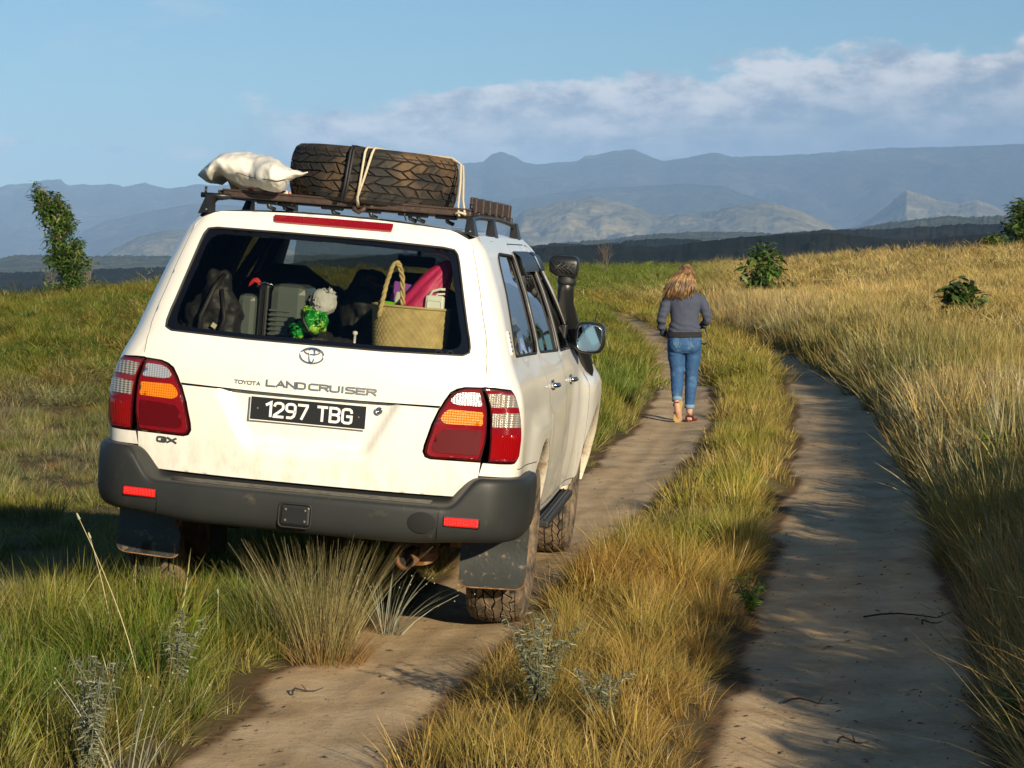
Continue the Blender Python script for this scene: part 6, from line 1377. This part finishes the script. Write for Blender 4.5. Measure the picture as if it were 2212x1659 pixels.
def leafy(name, label, X, Y_, h, n, seed, m, ls=.028, lean=.5, cat='herb'):
    z = float(height(X, Y_)); e = empty(name, (X, Y_, z-.01), label=label, cat=cat); rg = random.Random(seed); b = MB(); P = []
    for i in range(n):
        a = rg.uniform(0, 2*pi); l = lean*rg.uniform(.2, 1); ln = h*rg.uniform(.6, 1); pts = [Vector((cos(a)*l*ln*t**1.3, sin(a)*l*ln*t**1.3, ln*t)) for t in np.linspace(0, 1, 6)]; b.tube(pts, [.0032, .003, .0027, .0024, .002, .0015], 4)
        for k in range(int(ln/.0055)): t = .2+.8*rg.random(); j = min(4, int(t*5)); P.append(pts[j]+(pts[j+1]-pts[j])*(t*5-j))
    b.build('stems', m if m is not None else M_SILV, e, kind='stuff'); leaves('foliage', P, ls*1.15, m, e, seed, .2, .26, kind='stuff'); return e
L_SILV = leaf_mat('silver_leaf', (.24, .26, .16), .2, (.38, .40, .27)); L_WEED = leaf_mat('weed_leaf', (.07, .16, .02), .3, (.16, .28, .03))
X, Y_ = gp(840, 1370); herb('silvery stemmed herb spreading to the right of the tall dry tussock', X, Y_, .40, 46, 3, .9, bias=(.3, 0))
X, Y_ = gp(1165, 1540); leafy('silvery_plant', 'grey leafy plant at the left edge of the middle grass strip', X, Y_, .42, 16, 4, L_SILV)
X, Y_ = gp(1290, 1590); leafy('silvery_plant', 'grey leafy plant deep in the middle grass strip near the picture bottom', X, Y_, .30, 12, 5, L_SILV)
X, Y_ = gp(380, 1500); leafy('silvery_plant', 'grey leafy plant half hidden in the green grass left of the track', X, Y_, .34, 12, 6, L_SILV)
X, Y_ = gp(190, 1700); leafy('silvery_plant', 'pale woolly plant in the bottom left corner of the picture', X, Y_, .46, 14, 7, L_SILV, lean=.35); herb('thin silvery stems with pale buds beside the woolly plant, bottom left', X+.12, Y_+.05, .42, 22, 8, .5)
X, Y_ = gp(2140, 1300); herb('silvery herb with pale buds at the dark right verge of the track', X+.06, Y_, .50, 40, 9, .6)
X, Y_ = gp(1890, 880); herb('bare silvery stems leaning over the right lane edge', X, Y_, .45, 26, 10, .9, bias=(-.5, 0))
SIL = ('spreading silvery herb low on the right bank nearest the walking woman', 'silvery herb on the crest of the right bank above the straw tufts', 'wide silvery herb in the middle of the right bank', 'small silvery herb at the lane side of the right bank', 'tall silvery herb furthest to the right on the bank')
for i, (px, py) in enumerate(((1830, 850), (1960, 900), (2010, 965), (1990, 1030), (2120, 1010))):
    X, Y_ = gp(px, py); herb(SIL[i], X+.15, Y_, .50+.04*i, 60, 60+i, .75, group='silvery herbs on the right bank')
X, Y_ = gp(2080, 1080); leafy('green_weed', 'bright green weed among the straw on the right bank, upper one', X+.25, Y_, .40, 12, 11, L_WEED, .045)
X, Y_ = gp(2110, 1180); leafy('green_weed', 'bright green weed low on the right bank close to the lane', X+.10, Y_, .34, 12, 12, L_WEED, .042)
X, Y_ = gp(2190, 1620); leafy('green_weed', 'single fresh green weed at the right edge of the picture, near the bottom', X, Y_, .30, 7, 13, L_WEED, .05)
X, Y_ = gp(1640, 1330); leafy('green_weed', 'small green weed at the right edge of the middle grass strip', X-.05, Y_, .22, 9, 14, L_WEED, .035)
# tall single stalks
M_STK = mat('stalk', (.45, .38, .20), .7)
for i, (px, py, hp, lx) in enumerate(((300, 1490, 370, -.34), (245, 1400, 240, -.20), (470, 1395, 110, .02), (560, 1400, 90, -.05))):
    x, y, z = ground_at(px, py); s = y/FPX; e = empty('grass_stalk', (x, y, z), label=['longest leaning grass stalk left of the rear bumper', 'second leaning grass stalk beside the longest one, left of the bumper', 'upright stalk with a pale bud under the left mud flap', 'upright pale-budded stalk right of the left mud flap', 'thin dry stalk on the far side of the right lane'][i], cat='stalk', group=None)
    h = hp*s; b = MB(); pts = [(lx*h*t**1.4, 0, h*t) for t in np.linspace(0, 1, 8)]; b.tube(pts, [.0028*(1-.5*t) for t in np.linspace(0, 1, 8)], 5); b.build('stem', M_STK, e)
    b = MB(); p = pts[-1]; b.tube([p, (p[0]-.004+lx*.02, 0, p[2]+.025)], [.006, .003], 6); b.build('seed_head', M_BUD, e)
# thicket right of the lane, out of view, added to cast shade across it
def added_thicket():
    rg = random.Random(31); P = []; b = MB()
    for i in range(22):
        Y0 = -1.0+i*.58+rg.uniform(-.2, .2); ya = Y0+5.0; X0 = float(np.interp(ya, EY, EC))+3.0+rg.uniform(-.1, .9); hh = rg.uniform(1.6, 2.0)
        if Y0 < 1: X0 = max(X0, 3.3)
        z0 = float(height(X0, Y0)); 
        for s in range(5): a = rg.uniform(0, 6.3); b.tube([(X0, Y0, z0-.05), (X0+.2*cos(a), Y0+.2*sin(a), z0+hh*.5), (X0+.42*cos(a), Y0+.42*sin(a), z0+hh*.9)], [.025, .016, .008], 5)
        for k in range(1100): a = rg.uniform(0, 6.3); r = .62*sqrt(rg.random()); t = rg.random(); P.append((X0+r*cos(a)*sin(pi*min(1, .25+t*.7)), Y0+r*sin(a), z0+hh*t))
    e = b.build('shade_thicket', M_BARK); tag(e, 'unseen leafy thicket added right of the track to shade the right lane', 'shrubs', kind='stuff'); leaves('foliage', P, .13, L_EUC, e, 3, .5, .5, kind='stuff')
added_thicket()
# stone and fallen twigs
M_STONE = mat('pale_stone', (.48, .44, .38), .8, var=.15, vs=14, bump=.5, bs=30)
x, y, z = ground_at(682, 1418); b = MB(); b.loft([ring(0, 0, -.03+.065*(i/7), .045*sqrt(max(.02, 1-(2*i/7-1)**2)), .035*sqrt(max(.02, 1-(2*i/7-1)**2)), 12) for i in range(8)]); st_ = empty('stone', (x, y, z+.02), label='small pale stone at the foot of the dry tussock beside the track', cat='stone'); organic('stone_body', b, .006, M_STONE, st_, 2, lambda co: .008*mnoise.noise(co*40))
M_TWIG = mat('twig_bark', (.035, .025, .018), .9)
for i, (px, py, ln, an) in enumerate(((1985, 1338, .55, .05), (2010, 1350, .16, .9), (1750, 1525, .22, .15), (660, 1500, .20, 1.1), (1840, 1610, .12, .4))):
    x, y, z = ground_at(px, py); b = MB(); pts = [(ln*(t-.5), .03*sin(t*4), .010+.012*sin(t*6)) for t in np.linspace(0, 1, 7)]; b.tube(pts, [.005*(1-.6*t) for t in np.linspace(0, 1, 7)], 5); b.tube([pts[4], (pts[4][0]+ln*.15, .06, .02)], [.003, .0015], 4)
    e = empty('twig', (x, y, z+.004), rz=an, label=['long dark twig lying across the right lane', 'short dark twig touching the long one on the right lane', 'dark twig lying on the right lane towards the bottom of the picture', 'small curled twig on the sandy left lane edge', 'tiny dark twig on the right lane, nearest the camera'][i], cat='twig'); b.build('twig_wood', M_TWIG, e)
# crumbs of soil, dead leaf and grass litter on the lanes
def litter():
    rs = np.random.RandomState(3); n = 16000; y = 6.5+rs.rand(n)**1.6*30; x = rs.uniform(-1, 1, n)*(y*.225+1.5); m_, a, b_, c, d = lane_mask(x, y)
    ok = (m_ > -.03) & (rs.rand(n) < .07+np.exp(-(m_/.12)**2)*.8+.10*(x > c)); x, y = x[ok], y[ok]; z = height(x, y)+.004; V = []; F = []; rg = random.Random(9)
    for i in range(len(x)):
        o = len(V); a = rg.gauss(.1, .8); s = rg.choice((.006, .009, .014, .022)); w_ = rg.choice((.0025, .004, .006)); p = Vector((x[i], y[i], z[i])); d_ = Vector((cos(a), sin(a), rg.uniform(-.1, .3)))*s; q = Vector((-sin(a), cos(a), 0))*w_
        V += [p-d_-q*.4, p-d_*.2-q, p+d_+q*.2, p-d_*.2+q, p+Vector((0, 0, w_*.9))]; F += [(o, o+1, o+4), (o+1, o+2, o+4), (o+2, o+3, o+4), (o+3, o, o+4)]
    return mobj('ground_litter', pymesh('ground_litter', V, F, False), mat('litter', (.055, .038, .024), .95, var=.6, vs=3), kind='stuff', label='dark crumbs and dead grass bits scattered over the wheel lanes', cat='litter')
litter()
